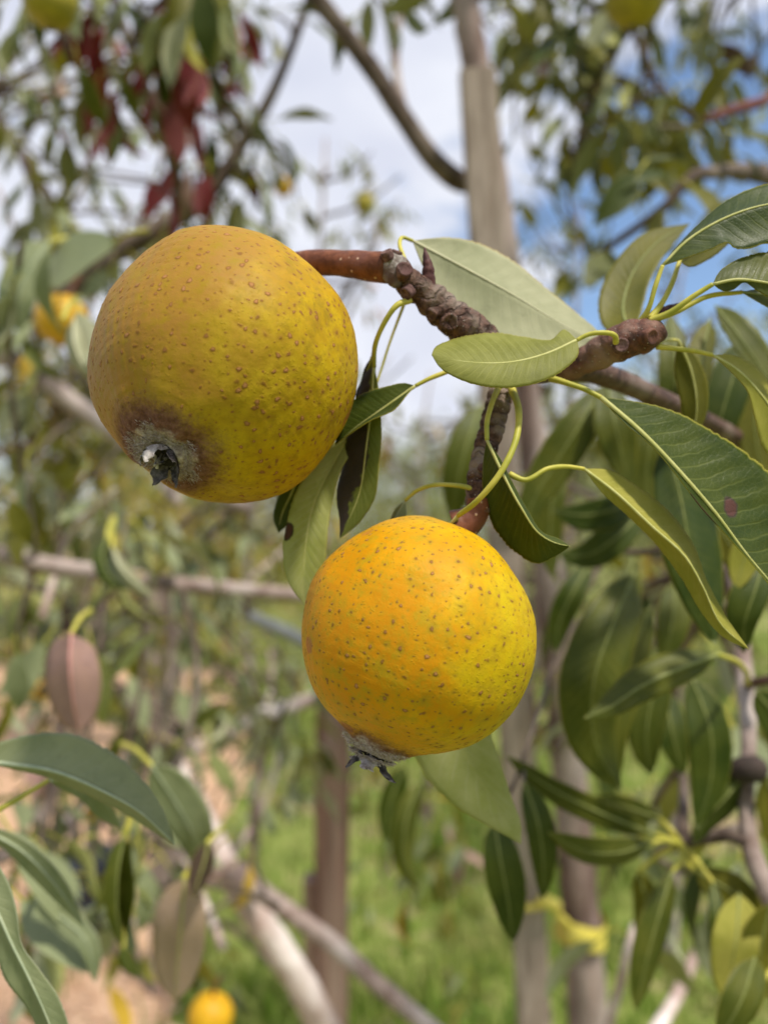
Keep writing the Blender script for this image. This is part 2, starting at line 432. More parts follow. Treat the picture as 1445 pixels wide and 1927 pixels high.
def pear_mat(name, s):
    """s: dict of looks. object space in metres, +z is the stem end"""
    m, nt, out = new_mat(name)
    ob = nd(nt, 'ShaderNodeTexCoord').outputs['Object']
    un = nd(nt, 'ShaderNodeVectorMath', {0: ob, 'Scale': 1.0 / s['R']}, operation='SCALE').outputs[0]
    z = nd(nt, 'ShaderNodeSeparateXYZ', {0: un}).outputs[2]
    nl = noi(nt, ob, 38.0, 3.0, 0.5, w=s['seed'])
    nm = noi(nt, ob, 110.0, 4.0, 0.6, w=s['seed'] + 3)
    nf = noi(nt, ob, 700.0, 3.0, 0.6)
    def along(v):
        return nd(nt, 'ShaderNodeVectorMath', {0: un, 1: v}, operation='DOT_PRODUCT').outputs['Value']
    c = mix(nt, step(nt, nm, 0.3, 0.7), s['c1'], s['c2'])
    a = mth(nt, 'ADD', along(s['warm_dir']), mth(nt, 'MULTIPLY', mth(nt, 'SUBTRACT', nl, 0.5), 1.6))
    c = mix(nt, step(nt, a, s['warm'][0], s['warm'][1], 0.0, s['warm'][2]), c, s['warm_col'])
    a = mth(nt, 'ADD', along(s['cool_dir']), mth(nt, 'MULTIPLY', mth(nt, 'SUBTRACT', nm, 0.5), 1.6))
    c = mix(nt, step(nt, a, s['cool'][0], s['cool'][1], 0.0, s['cool'][2]), c, s['cool_col'])
    # mottling between the spots
    c = mix(nt, step(nt, noi(nt, ob, 230.0, 5.0, 0.7, w=s['seed'] + 9), 0.44, 0.68, 0.0, 0.9), c, s['mottle'])
    c = mix(nt, step(nt, nf, 0.50, 0.74, 0.0, 0.4), c, s['mottle'])
    # corky spots
    wob = nd(nt, 'ShaderNodeTexNoise', {'Vector': ob, 'Scale': 800.0, 'Detail': 3.0}).outputs['Color']
    dco = nd(nt, 'ShaderNodeVectorMath', {0: ob, 1: nd(nt, 'ShaderNodeVectorMath', {0: wob, 'Scale': 0.0019}, operation='SCALE').outputs[0]}, operation='ADD').outputs[0]
    spot = nd(nt, 'ShaderNodeAttribute', attribute_name='spot').outputs['Fac']
    halo = nd(nt, 'ShaderNodeAttribute', attribute_name='halo').outputs['Fac']
    ring = mth(nt, 'MULTIPLY', step(nt, spot, 0.05, 0.35), step(nt, spot, 0.75, 0.4))
    v3 = nd(nt, 'ShaderNodeTexVoronoi', {'Vector': dco, 'Scale': 900.0})
    pit = mth(nt, 'MULTIPLY', step(nt, v3.outputs['Distance'], 0.36, 0.12), step(nt, nm, .35, .6))
    c = mix(nt, mth(nt, 'MULTIPLY', pit, 0.45), c, s['mottle'])
    c = mix(nt, mth(nt, 'MULTIPLY', halo, s['halo_amt']), c, s['halo'])
    c = mix(nt, mth(nt, 'MULTIPLY', step(nt, spot, 0.05, 0.6), 0.88), c, mix(nt, step(nt, spot, 0.35, 0.95), (0.16, 0.064, 0.014), (0.36, 0.17, 0.070)))
    h = mth(nt, 'ADD', mth(nt, 'MULTIPLY', spot, mth(nt, 'MULTIPLY', nf, 0.4)), mth(nt, 'MULTIPLY', nf, 0.30))
    h = mth(nt, 'ADD', h, mth(nt, 'MULTIPLY', pit, 0.14))
    h = mth(nt, 'ADD', h, mth(nt, 'MULTIPLY', nm, 0.12))
    # odd reddish blemishes
    v2 = nd(nt, 'ShaderNodeTexVoronoi', {'Vector': dco, 'Scale': 70.0})
    bl = mth(nt, 'MULTIPLY', step(nt, v2.outputs['Distance'], 0.19, 0.11), step(nt, nd(nt, 'ShaderNodeSeparateColor', {0: v2.outputs['Color']}).outputs[1], 0.7, 0.75))
    c = mix(nt, mth(nt, 'MULTIPLY', bl, 0.6), c, (0.30, 0.085, 0.05))
    # russet round the calyx, woolly grey at its lip
    xy = nd(nt, 'ShaderNodeVectorMath', {0: un, 1: (1.0, 1.0, 0.0)}, operation='MULTIPLY').outputs[0]
    rho = nd(nt, 'ShaderNodeVectorMath', {0: xy}, operation='LENGTH').outputs['Value']
    zz = mth(nt, 'ADD', rho, mth(nt, 'MULTIPLY', mth(nt, 'SUBTRACT', noi(nt, ob, 150.0, 6.0, 0.75), 0.5), 0.26))
    zz = mth(nt, 'ADD', zz, mth(nt, 'MULTIPLY', mth(nt, 'SUBTRACT', noi(nt, ob, 1300.0, 3.0, 0.7), 0.5), 0.16))
    ru = mth(nt, 'MULTIPLY', step(nt, zz, s['russet'][0], s['russet'][1]), step(nt, z, -.3, -.5))
    rc = mix(nt, step(nt, nf, 0.3, 0.7), (0.075, 0.028, 0.024), (0.170, 0.080, 0.064))
    c = mix(nt, mth(nt, 'MULTIPLY', ru, 0.92), c, rc)
    gy = mth(nt, 'MULTIPLY', step(nt, mth(nt, 'ADD', rho, mth(nt, 'MULTIPLY', mth(nt, 'SUBTRACT', noi(nt, ob, 260.0, 5.0, 0.75), 0.5), 0.30)), s['grey'][0], s['grey'][1]), step(nt, z, -.3, -.5))
    gc = mix(nt, step(nt, noi(nt, ob, 1200.0, 3.0, 0.7), 0.3, 0.7), (0.30, 0.225, 0.20), (0.56, 0.485, 0.45))
    c = mix(nt, gy, c, gc)
    h = mth(nt, 'ADD', h, mth(nt, 'MULTIPLY', mth(nt, 'MULTIPLY', ru, noi(nt, ob, 1500.0, 3.0, 0.7)), 0.9))
    bmp = nd(nt, 'ShaderNodeBump', {'Height': h, 'Strength': 0.75, 'Distance': 0.00045}).outputs[0]
    ro = step(nt, mth(nt, 'MAXIMUM', spot, ru), 0.0, 1.0, 0.55, 0.85)
    p = nd(nt, 'ShaderNodeBsdfPrincipled', {'Base Color': c, 'Roughness': ro, 'Specular IOR Level': 0.13, 'Normal': bmp,
                                            'Subsurface Weight': 0.06, 'Subsurface Radius': (0.5, 0.25, 0.02), 'Subsurface Scale': 0.004})
    nt.links.new(p.outputs[0], out.inputs[0])
    return m

# ------------------------------------------------------------------ hero leaves: lofted between two edges and a midrib
def leaf3(parent, mid, A, B, kind, top=True, ref='both', dA=0.0, dB=0.0, stalk=None, srad=5.5, rib=None, bulge=0.06, N=30, M=6, wob=0.0, seed=0, ribr=3.2):
    """mid: (px,py,d) base..tip. A, B: edge polylines without base and tip, (px,py[,d])."""
    rng = random.Random(seed * 31 + 5)
    if N >= 30:
        N = int(N * 1.8)
    mids = [P3(t) for t in mid]
    dm = [t[2] for t in mid]
    def edge(E, off):
        n = len(E)
        o = []
        for i, t in enumerate(E):
            u = (i + 1) / (n + 1)
            d = t[2] if len(t) > 2 else float(np.interp(u, np.linspace(0, 1, len(dm)), dm)) + off * math.sin(math.pi * min(1, u * 1.15 if u < 0.5 else u))
            o.append(P(t[0], t[1], d))
        return [mids[0]] + o + [mids[-1]]
    c, a, b = spline(mids, N), spline(edge(A, dA), N), spline(edge(B, dB), N)
    W = 2 * M + 1
    G = [[None] * W for _ in range(N)]
    ph = rng.uniform(0, 6)
    for i in range(N):
        u = i / (N - 1)
        t = c[min(N - 1, i + 1)] - c[max(0, i - 1)]
        for j in range(W):
            v = j / M - 1.0
            e = a[i] if v < 0 else b[i]
            k = abs(v)
            p = c[i].lerp(e, k)
            w = (e - c[i])
            n = t.cross(w)
            if n.length > 1e-12:
                n.normalize()
                if v < 0:
                    n = -n
                p = p + n * (w.length * bulge * math.sin(math.pi * k))
                # side-vein quilting
                p = p + n * (w.length * 0.013 * math.sin((u * 15 - k * 1.9) * 2 * math.pi) * math.sin(math.pi * k))
                if wob:
                    p = p + n * (w.length * wob * math.sin(u * 17 + ph + (2 if v < 0 else 0)) * k * k * math.sin(math.pi * u))
            # ragged edge
            if k == 1.0 and 0 < i < N - 1:
                p = p + w * ((0.010 if i % 2 else -0.010) * math.sin(math.pi * u) + rng.uniform(-0.016, 0.016))
            G[i][j] = p
    nr = [[Vector((0, 0, 0))] * W for _ in range(N)]
    for i in range(N):
        for j in range(W):
            du = G[min(N - 1, i + 1)][j] - G[max(0, i - 1)][j]
            dv = G[i][min(W - 1, j + 1)] - G[i][max(0, j - 1)]
            n = du.cross(dv)
            nr[i][j] = n.normalized() if n.length > 1e-14 else FWD * -1
    js = {'both': range(W), 'A': range(0, M), 'B': range(M + 1, W)}[ref]
    s = 0.0
    for i in range(3, N - 3):
        for j in js:
            s += nr[i][j].dot(CAM - G[i][j])
    plus_is_top = (s > 0) == top
    th = 0.00013
    V, UV, F, MI = [], [], [], []
    for sgn in (1, -1):
        for i in range(N):
            for j in range(W):
                V.append(G[i][j] + nr[i][j] * th * sgn)
                UV.append((i / (N - 1), j / (W - 1)))
    off = N * W
    for i in range(N - 1):
        for j in range(W - 1):
            q = (i * W + j, i * W + j + 1, (i + 1) * W + j + 1, (i + 1) * W + j)
            F.append((q[0], q[3], q[2], q[1])); MI.append(0 if plus_is_top else 1)
            F.append(tuple(x + off for x in q)); MI.append(1 if plus_is_top else 0)
        for j in (0, W - 1):
            x, y = i * W + j, (i + 1) * W + j
            q = (x, y, y + off, x + off)
            F.append(q if j else tuple(reversed(q))); MI.append(0)
    # shift to a local origin at the leaf base
    base = c[0]
    o = mesh_obj('leaf', V, F, list(MT[kind]), None, UV, MI)
    keep_world(o, parent)
    dmean = sum(dm) / len(dm)
    rm = rib or {'pale': M_RIB_PALE, 'grey': M_RIB_GREY}.get(kind, M_RIB)
    r0 = rad(ribr, dmean)
    rp = [c[i] for i in range(0, N, 2)] + [c[-1]]
    ro = tube('midrib', rp, [r0, r0 * 0.8, r0 * 0.5, r0 * 0.2], rm, None, 6, 26)
    ro.parent = o
    if stalk:
        sp = [P3(t) for t in stalk]
        d0 = stalk[0][2]
        srad *= 0.86
        so = tube('stalk', sp, [rad(srad * 1.25, d0), rad(srad, d0), rad(srad * 0.95, d0), rad(srad * 0.8, d0)], M_STALK, None, 9, 34, lumpy(.10, 260, seed))
        so.parent = o
    return o

# ------------------------------------------------------------------ setting: ground, mulch, grass
def ground_mat():
    m, nt, out = new_mat('orchard_ground')
    ob = nd(nt, 'ShaderNodeTexCoord').outputs['Object']
    n1 = noi(nt, ob, 0.9, 4.0, 0.6)
    n2 = noi(nt, ob, 9.0, 5.0, 0.65)
    n3 = noi(nt, ob, 60.0, 4.0, 0.65)
    g = mix(nt, step(nt, n2, 0.35, 0.65), (0.15, 0.20, 0.04), (0.25, 0.28, 0.08))
    d = mix(nt, n3, (0.24, 0.18, 0.10), (0.42, 0.32, 0.20))
    c = mix(nt, step(nt, mth(nt, 'ADD', mth(nt, 'MULTIPLY', n1, 0.6), mth(nt, 'MULTIPLY', n2, 0.4)), 0.5, 0.6), g, d)
    b = nd(nt, 'ShaderNodeBump', {'Height': n3, 'Strength': 0.6, 'Distance': 0.03}).outputs[0]
    p = nd(nt, 'ShaderNodeBsdfPrincipled', {'Base Color': c, 'Roughness': 0.95, 'Specular IOR Level': 0.1, 'Normal': b})
    nt.links.new(p.outputs[0], out.inputs[0])
    return m

def gh(x, y):
    return 0.05 * noise.noise(Vector((x * 0.35, y * 0.35, 0.3))) + 0.02 * noise.noise(Vector((x * 1.6, y * 1.6, 5.1)))

def in_mulch(x, y):
    e = -0.17 * y - 0.15 + 0.35 * noise.noise(Vector((x * 0.8, y * 0.8, 2.2)))
    return x < e and y < 8.0

def grass_mat(name, cols, trans, tw, rough):
    m = foliage_mat(name, cols, trans, tw, rough)
    nt = m.node_tree
    ramp = [n for n in nt.nodes if n.bl_idname == 'ShaderNodeValToRGB'][0]
    users = [l.to_socket for l in ramp.outputs[0].links]
    ob = nd(nt, 'ShaderNodeTexCoord').outputs['Object']
    c = mix(nt, step(nt, noi(nt, ob, 1.1, 4.0, 0.6), 0.48, 0.66, 0.0, 0.85), ramp.outputs[0], (0.38, 0.33, 0.14))
    c = mix(nt, step(nt, noi(nt, ob, 2.6, 3.0, 0.6), 0.56, 0.66, 0.0, 0.6), c, (0.10, 0.17, 0.03))
    for u in users:
        nt.links.new(c, u)
    return m

def build_ground():
    V, F = [], []
    xs = sorted(set([round(-16 + 0.4 * i, 3) for i in range(81)] + [-900, -300, -90, -40, 40, 90, 300, 900]))
    ys = sorted(set([round(-6 + 0.4 * i, 3) for i in range(91)] + [-600, -200, -60, -20, 50, 90, 200, 500, 1200]))
    for y in ys:
        for x in xs:
            far = max(abs(x), abs(y)) > 39
            V.append((x, y, 0.0 if far else gh(x, y)))
    w = len(xs)
    for j in range(len(ys) - 1):
        for i in range(w - 1):
            F.append((j * w + i, j * w + i + 1, (j + 1) * w + i + 1, (j + 1) * w + i))
    mesh_obj('ground', V, F, ground_mat(), kind='structure', label='grassy orchard floor with bare earth patches')
    # mulch strip
    V, F = [], []
    n = 0
    m = plain_mat('mulch_base', (0.46, 0.29, 0.18), (0.58, 0.39, 0.26), 25, 0.95, 0.6, 0.02)
    st = 0.15
    for i in range(-40, 6):
        for j in range(4, 54):
            x, y = i * st, j * st
            if in_mulch(x + st / 2, y + st / 2):
                q = [(x, y), (x + st, y), (x + st, y + st), (x, y + st)]
                for a, b in q:
                    V.append((a, b, gh(a, b) + 0.012))
                F.append((n, n + 1, n + 2, n + 3))
                n += 4
    mesh_obj('path', V, F, m, kind='structure', label='strip of tan wood mulch on the orchard floor')
    rng = random.Random(4)
    V, F = [], []
    for _ in range(9000):
        y = 1.2 + 6.5 * rng.random() ** 1.4
        x = -rng.random() * (y * 0.75 + 0.3)
        if not in_mulch(x, y):
            continue
        l, w_, t = rng.uniform(0.015, 0.05), rng.uniform(0.006, 0.018), rng.uniform(0.002, 0.006)
        mt = Matrix.Translation((x, y, gh(x, y) + 0.016)) @ Matrix.Rotation(rng.uniform(0, 6.3), 4, 'Z') @ Matrix.Rotation(rng.uniform(-0.5, 0.5), 4, 'X') @ Matrix.Rotation(rng.uniform(-0.4, 0.4), 4, 'Y')
        b = len(V)
        for sx, sy, sz in ((-1, -1, -1), (1, -1, -1), (1, 1, -1), (-1, 1, -1), (-1, -1, 1), (1, -1, 1), (1, 1, 1), (-1, 1, 1)):
            V.append(mt @ Vector((sx * l / 2, sy * w_ / 2, sz * t / 2)))
        for q in ((4, 5, 6, 7), (0, 1, 5, 4), (1, 2, 6, 5), (2, 3, 7, 6), (3, 0, 4, 7)):
            F.append(tuple(b + k for k in q))
    mm = foliage_mat('wood_chip', [(0.36, 0.21, 0.12), (0.60, 0.40, 0.26), (0.52, 0.33, 0.21), (0.68, 0.49, 0.34)], (0.3, 0.2, 0.1), 0.0, 0.9)
    mesh_obj('wood_chips', V, F, mm, smooth=False, kind='stuff', label='scattered tan wood chips covering the path', category='wood chips')
    # grass blades
    rng = np.random.default_rng(3)
    nb = 70000
    y = 1.6 + 15 * rng.random(nb) ** 1.7
    x = (rng.random(nb) - 0.5) * (y * 1.5 + 1.0)
    keep = []
    for i in range(nb):
        q = noise.noise(Vector((x[i] * 0.9, y[i] * 0.9, 9.0)))
        if in_mulch(x[i], y[i]) and rng.random() > 0.04:
            continue
        if q < -0.12 and rng.random() > 0.25:
            continue
        keep.append(i)
    x, y = x[keep], y[keep]
    z = np.array([gh(a, b) for a, b in zip(x, y)])
    n = len(x)
    h = (0.05 + 0.10 * rng.random(n)) * (0.8 + 0.5 * np.sin(x * 2.1) * np.cos(y * 1.7))
    h = np.maximum(h, 0.03)
    wd = 0.004 + 0.006 * rng.random(n)
    an = rng.random(n) * 6.283
    ln = (rng.random(n) - 0.2) * 0.9 * h
    la = rng.random(n) * 6.283
    V = np.zeros((n, 5, 3))
    dx, dy = np.cos(an) * wd, np.sin(an) * wd
    lx, ly = np.cos(la) * ln, np.sin(la) * ln
    V[:, 0] = np.stack([x - dx, y - dy, z - 0.01], 1)
    V[:, 1] = np.stack([x + dx, y + dy, z - 0.01], 1)
    V[:, 2] = np.stack([x + dx * .7 + lx * .35, y + dy * .7 + ly * .35, z + h * .6], 1)
    V[:, 3] = np.stack([x - dx * .7 + lx * .35, y - dy * .7 + ly * .35, z + h * .6], 1)
    V[:, 4] = np.stack([x + lx, y + ly, z + h], 1)
    idx = np.arange(n) * 5
    Fq = np.stack([idx, idx + 1, idx + 2, idx + 3], 1).tolist() + np.stack([idx + 3, idx + 2, idx + 4], 1).tolist()
    gm = grass_mat('grass_blade', [(0.13, 0.22, 0.025), (0.19, 0.29, 0.04), (0.27, 0.33, 0.07), (0.40, 0.38, 0.14), (0.15, 0.25, 0.03), (0.33, 0.36, 0.10)], (0.2, 0.4, 0.02), 0.35, 0.6)
    mesh_obj('grass', V.reshape(-1, 3), Fq, gm, kind='stuff', label='short bright green grass between the trees', category='grass')

build_ground()

# ------------------------------------------------------------------ background leaf templates (shared meshes)
TPL = {}
def leaf_tpl(kind, var):
    key = (kind, var)
    if key in TPL:
        return TPL[key]
    rng = random.Random(hash(kind) % 1000 if False else sum(map(ord, kind)) + var * 17)
    droop = [0.5, 0.9, 0.2, 1.3][var % 4]
    fold = [0.35, 0.6, 0.15, 0.5][var % 4]
    wid = [0.17, 0.14, 0.19, 0.15][var % 4]
    side = [0.1, -0.2, 0.25, 0.05][var % 4]
    N = 7
    rows = []
    ang, x, y, z = 0.0, 0.0, 0.30, -0.02
    pts = []
    for i in range(N):
        pts.append((x, y, z, ang))
        ang += droop / (N - 1)
        y += math.cos(ang) / (N - 1)
        z -= math.sin(ang) / (N - 1)
        x += side * (i / N) / (N - 1)
    prof = [0.06, 0.62, 0.93, 1.0, 0.82, 0.45, 0.0]
    V, UV, F, MI = [], [], [], []
    for s in (1, -1):
        for i, (x, y, z, a) in enumerate(pts):
            w = wid * prof[i]
            for v in (-1, 0, 1):
                n = Vector((0, math.sin(a), math.cos(a)))
                p = Vector((x + v * w * math.cos(fold), y, z)) + n * (abs(v) * w * math.sin(fold) + 0.012 * math.sin(i * 2.1 + v)) + n * 0.0035 * s
                V.append(p)
                UV.append((i / (N - 1), (v + 1) / 2))
    o = 3 * N
    for i in range(N - 1):
        for j in range(2):
            q = (i * 3 + j, i * 3 + j + 1, i * 3 + j + 4, i * 3 + j + 3)
            F.append(q); MI.append(0)
            F.append(tuple(k + o for k in (q[0], q[3], q[2], q[1]))); MI.append(1)
    # stalk
    b = len(V)
    for t, w in ((0.0, 0.016), (0.16, 0.013), (0.34, 0.012)):
        zz = [0.0, 0.03, -0.02][[0.0, 0.16, 0.34].index(t)]
        for k in range(3):
            an = k * 2.094
            V.append(Vector((math.cos(an) * w, t, zz + math.sin(an) * w))); UV.append((0, 0.5))
    for i in range(2):
        for k in range(3):
            F.append((b + i * 3 + k, b + i * 3 + (k + 1) % 3, b + i * 3 + 3 + (k + 1) % 3, b + i * 3 + 3 + k)); MI.append(2)
    me = bpy.data.meshes.new('leaf')
    me.from_pydata([tuple(v) for v in V], [], F)
    for m in MT[kind]:
        me.materials.append(m)
    me.materials.append(M_STALK)
    ul = me.uv_layers.new(name='UVMap')
    vi = np.zeros(len(me.loops), dtype=np.int32)
    me.loops.foreach_get('vertex_index', vi)
    ul.data.foreach_set('uv', np.asarray(UV, dtype=np.float32)[vi].ravel())
    me.polygons.foreach_set('material_index', MI)
    me.polygons.foreach_set('use_smooth', [True] * len(F))
    me.update()
    TPL[key] = me
    return me

NLEAF = 0
def put_leaf(parent, pos, direction, up, length, kind, var=None, wscale=1.0):
    global NLEAF
    NLEAF += 1
    var = random.randrange(4) if var is None else var
    o = bpy.data.objects.new('leaf', leaf_tpl(kind, var))
    y = direction.normalized()
    x = y.cross(up)
    if x.length < 1e-4:
        x = y.orthogonal()
    x.normalize()
    z = x.cross(y)
    m = Matrix((x * length * wscale, y * length, z * length)).transposed().to_4x4()
    m.translation = pos
    COL.objects.link(o)
    o.parent = parent
    o.matrix_local = Matrix.Translation(parent.location).inverted() @ m
    return o

def put_leaf_px(parent, base, tip, kind, var=2, wscale=1.0, face=(0, 0.3, 1)):
    """a single blurred leaf from its base to its tip in the photograph, each at its own distance"""
    a, b = P3(base), P3(tip)
    L = (b - a).length
    a = a - (b - a) * 0.30          # room for the stalk
    return put_leaf(parent, a, b - a, camdir(*face), L * 1.0, kind, var, wscale * 0.85)

class Tree:
    ALL = []
    def __init__(self, name, label, category, base, group=None):
        self.e = thing(name, label, category, base, group)
        self.pts = []
        self.pend = []
        Tree.ALL.append(self)
    def finish(self, limit=285):
        def app(q):
            rel = q[0] - CAM
            d = max(rel.dot(FWD), .05)
            x, y = 722.5 + rel.dot(RGT) / d / K, 963.5 - rel.dot(UPV) / d / K
            if not (-120 < x < 1565 and -180 < y < 2050):
                return -1.0
            return q[3] / d
        pend = sorted(self.pend, key=app, reverse=True)
        limit -= len([c for c in self.e.children if c.name.startswith('leaf')])
        for q in pend[:limit]:
            put_leaf(self.e, *q)
        rest = pend[limit:]
        if not rest:
            return
        V, F, MI, UV, mats = [], [], [], [], []
        for (pos, dr, up, L, kind) in rest:
            me = leaf_tpl(kind, random.randrange(4))
            y = dr.normalized(); x = y.cross(up); x.normalize(); z = x.cross(y)
            off = len(V)
            V += [pos + (x * v.co.x + y * v.co.y + z * v.co.z) * L for v in me.vertices]
            UV += [(0.5, 0.5)] * len(me.vertices)
            for p in me.polygons:
                m = me.materials[p.material_index]
                if m not in mats:
                    mats.append(m)
                F.append(tuple(off + i for i in p.vertices)); MI.append(mats.index(m))
        o = mesh_obj('foliage', V, F, mats, None, UV, MI, kind='stuff')
        keep_world(o, self.e)
    def limb(self, name, tr, rpx, mat, segs=9, bump=0.06, n=None, track=True, **props):
        pts = [P3(t) for t in tr]
        rs = [rad(r, t[2]) for r, t in zip(interp(rpx, len(tr)), tr)] if not isinstance(rpx, (int, float)) else [rad(rpx, t[2]) for t in tr]
        o = tube(name, pts, rs, mat, self.e, segs, n, lumpy(bump, 40), **props)
        if track:
            self.pts += spline(pts, max(8, len(pts) * 6))
        return o
    def cluster(self, px, py, d, n, kinds, size=(0.05, 0.085), spread=1.0, hang=0.9, twig=True):
        c = P(px, py, d)
        if twig and self.pts:
            s = min(self.pts, key=lambda q: (q - c).length)
            if (s - c).length < 0.9:
                mid = s.lerp(c, 0.5) + Vector((random.uniform(-1, 1), random.uniform(-1, 1), random.uniform(0, 1.5))) * 0.12 * (s - c).length
                tube('twig', [s, mid, c], [0.0035, 0.0028, 0.0022], M_DLIMB, self.e, 5, 9)
        for i in range(n):
            a = random.uniform(0, 2 * math.pi)
            dirv = Vector((math.cos(a), math.sin(a) * 0.8, random.uniform(-0.2, 0.7))) * spread
            dirv += Vector((0, 0, -hang * random.uniform(0.4, 1.6)))
            k = random.choices([q[0] for q in kinds], [q[1] for q in kinds])[0]
            pos = c + Vector((random.gauss(0, 1), random.gauss(0, 1), random.gauss(0, 1))) * 0.012 * spread
            up = Vector((random.uniform(-.6, .6), random.uniform(-.6, .6), 1)) + dirv.normalized().cross(Vector((0, 0, 1))) * random.uniform(-0.5, 0.5)
            self.pend.append((pos, dirv, up, random.uniform(*size), k))

# ------------------------------------------------------------------ far orchard trees
def far_tree_meshes():
    out = []
    for s in range(3):
        rng = np.random.default_rng(20 + s)
        n = 5200
        # blobs of foliage round limb ends
        nb = 26
        bc = np.stack([rng.normal(0, 0.62, nb), rng.normal(0, 0.62, nb), 0.9 + 1.7 * rng.random(nb)], 1)
        bc[:, :2] *= (1.25 - 0.28 * np.abs(bc[:, 2:3] - 1.5))
        pick = rng.integers(0, nb, n)
        c = bc[pick] + rng.normal(0, 0.20, (n, 3))
        L = 0.05 + 0.045 * rng.random(n)
        d = rng.normal(0, 0.6, (n, 3)); d[:, 2] -= 0.7
        d /= np.linalg.norm(d, axis=1)[:, None]
        r = rng.normal(0, 1, (n, 3))
        w = np.cross(d, r); w /= np.linalg.norm(w, axis=1)[:, None]
        nn = np.cross(d, w)
        V = np.zeros((n, 4, 3))
        V[:, 0] = c
        V[:, 1] = c + d * (L * .5)[:, None] + w * (L * .2)[:, None] + nn * (L * .06)[:, None]
        V[:, 2] = c + d * L[:, None]
        V[:, 3] = c + d * (L * .5)[:, None] - w * (L * .2)[:, None] + nn * (L * .06)[:, None]
        i = np.arange(n) * 4
        F = np.concatenate([np.stack([i, i + 1, i + 2], 1), np.stack([i, i + 2, i + 3], 1)]).tolist()
        # wood
        rr = random.Random(s)
        TV, TF = [], []
        def addt(p, r_):
            v, f, _ = tube_data(p, r_, 6, 8)
            b = len(TV)
            TV.extend(v); TF.extend([tuple(k + b for k in q) for q in f])
        addt([(0, 0, -.1), (.03, .02, .7), (-.03, .04, 1.6), (0.02, 0, 2.5)], [.045, .04, .028, .012])
        LV, LF = [], []
        for k in range(nb):
            z0 = rr.uniform(.5, max(.6, bc[k, 2] - .2))
            v, f, _ = tube_data([(0, 0, z0), (bc[k, 0] * .5, bc[k, 1] * .5, (z0 + bc[k, 2]) * .5 - .03), tuple(bc[k])], [.02, .013, .006], 5, 6)
            b = len(LV)
            LV.extend(v); LF.extend([tuple(q_ + b for q_ in q) for q in f])
        out.append((V.reshape(-1, 3), F, TV, TF, LV, LF))
    return out

FAR_COLS = [
    [(0.17, 0.20, 0.07), (0.24, 0.26, 0.10), (0.34, 0.35, 0.18), (0.28, 0.25, 0.08)],
    [(0.20, 0.21, 0.05), (0.34, 0.31, 0.08), (0.42, 0.34, 0.09), (0.34, 0.20, 0.08)],
    [(0.14, 0.18, 0.05), (0.20, 0.24, 0.08), (0.31, 0.33, 0.17), (0.24, 0.25, 0.09)],
]
far_mats = [foliage_mat('far_foliage_%s' % n, c, (0.3, 0.34, 0.04), 0.35) for n, c in zip(('sage', 'golden', 'dark'), FAR_COLS)]
far_src = far_tree_meshes()
far_me = []
for s, (V, F, TV, TF, LV, LF) in enumerate(far_src):
    ms = []
    for nm, v, f, m in (('crown', V, F, far_mats[s]), ('trunk', TV, TF, M_TRUNK), ('limbs', LV, LF, M_DLIMB)):
        me = bpy.data.meshes.new(nm)
        me.from_pydata([tuple(q) for q in v], [], f)
        me.materials.append(m)
        me.polygons.foreach_set('use_smooth', [True] * len(me.polygons))
        ms.append(me)
    far_me.append(ms)

FAR = [  # px of the trunk, distance, scale, kind, label
    (120, 4.6, 0.95, 1, 'golden-green orchard tree behind the large pear, beyond the mulch strip'),
    (-140, 6.5, 1.1, 0, 'pale green orchard tree cut by the left edge beyond the mulch'),
    (430, 7.5, 0.95, 1, 'yellowing orchard tree between the two pears far behind'),
    (640, 9.5, 1.0, 0, 'pale orchard tree straight behind the lower pear'),
    (850, 11.5, 1.05, 2, 'small far orchard tree seen through the gap below the horizontal leaf'),
    (1010, 7.0, 0.95, 0, 'pale orchard tree behind the leaning trunk'),
    (1230, 9.0, 1.1, 2, 'dark green orchard tree behind the hanging leaves'),
    (1480, 6.5, 1.15, 0, 'pale green orchard tree cut by the right edge'),
    (250, 12.0, 1.15, 2, 'dark far tree behind the golden tree'),
    (730, 16.0, 1.25, 2, 'farthest dark tree in the row behind the lower pear'),
    (1090, 15.0, 1.2, 1, 'far yellowing tree behind the tied trunk'),
    (1350, 16.0, 1.3, 2, 'far dark tree behind the right-hand leaves'),
]
for px, d, s, k, lab in FAR:
    base = P(px, 963.5, d)
    base.z = gh(base.x, base.y) - 0.02
    e = thing('orchard_tree', lab, 'tree', base, 'far orchard trees')
    e.rotation_euler.z = px * 0.37
    e.scale = (s, s, s)
    for me in far_me[k]:
        o = bpy.data.objects.new({'limbs': 'branches'}.get(me.name.split('.')[0], me.name.split('.')[0]), me)
        link(o, e)
        if me.name.startswith(('crown', 'limbs')):
            o['kind'] = 'stuff'

# ------------------------------------------------------------------ middle distance: the trees of this row
def ground_at(px, d):
    b = P(px, 963.5, d)
    b.z = gh(b.x, b.y)
    return b

def to_ground(px, py, d):
    """extend a traced line straight down to the ground"""
    p = P(px, py, d)
    return p

GREENS = [('grey', 6), ('mid', 2), ('dark', 3), ('olive', 1), ('pale', 1), ('brown', 1)]
DARKS = [('dark', 5), ('mid', 3), ('olive', 3), ('grey', 2), ('brown', 1)]
REDS = [('red', 6), ('mauve', 1), ('dark', 1)]
WARM = [('olive', 4), ('gold', 1), ('mid', 3), ('grey', 3), ('mauve', 1)]
SAGE = [('grey', 6), ('mid', 2), ('pale', 2), ('olive', 1)]

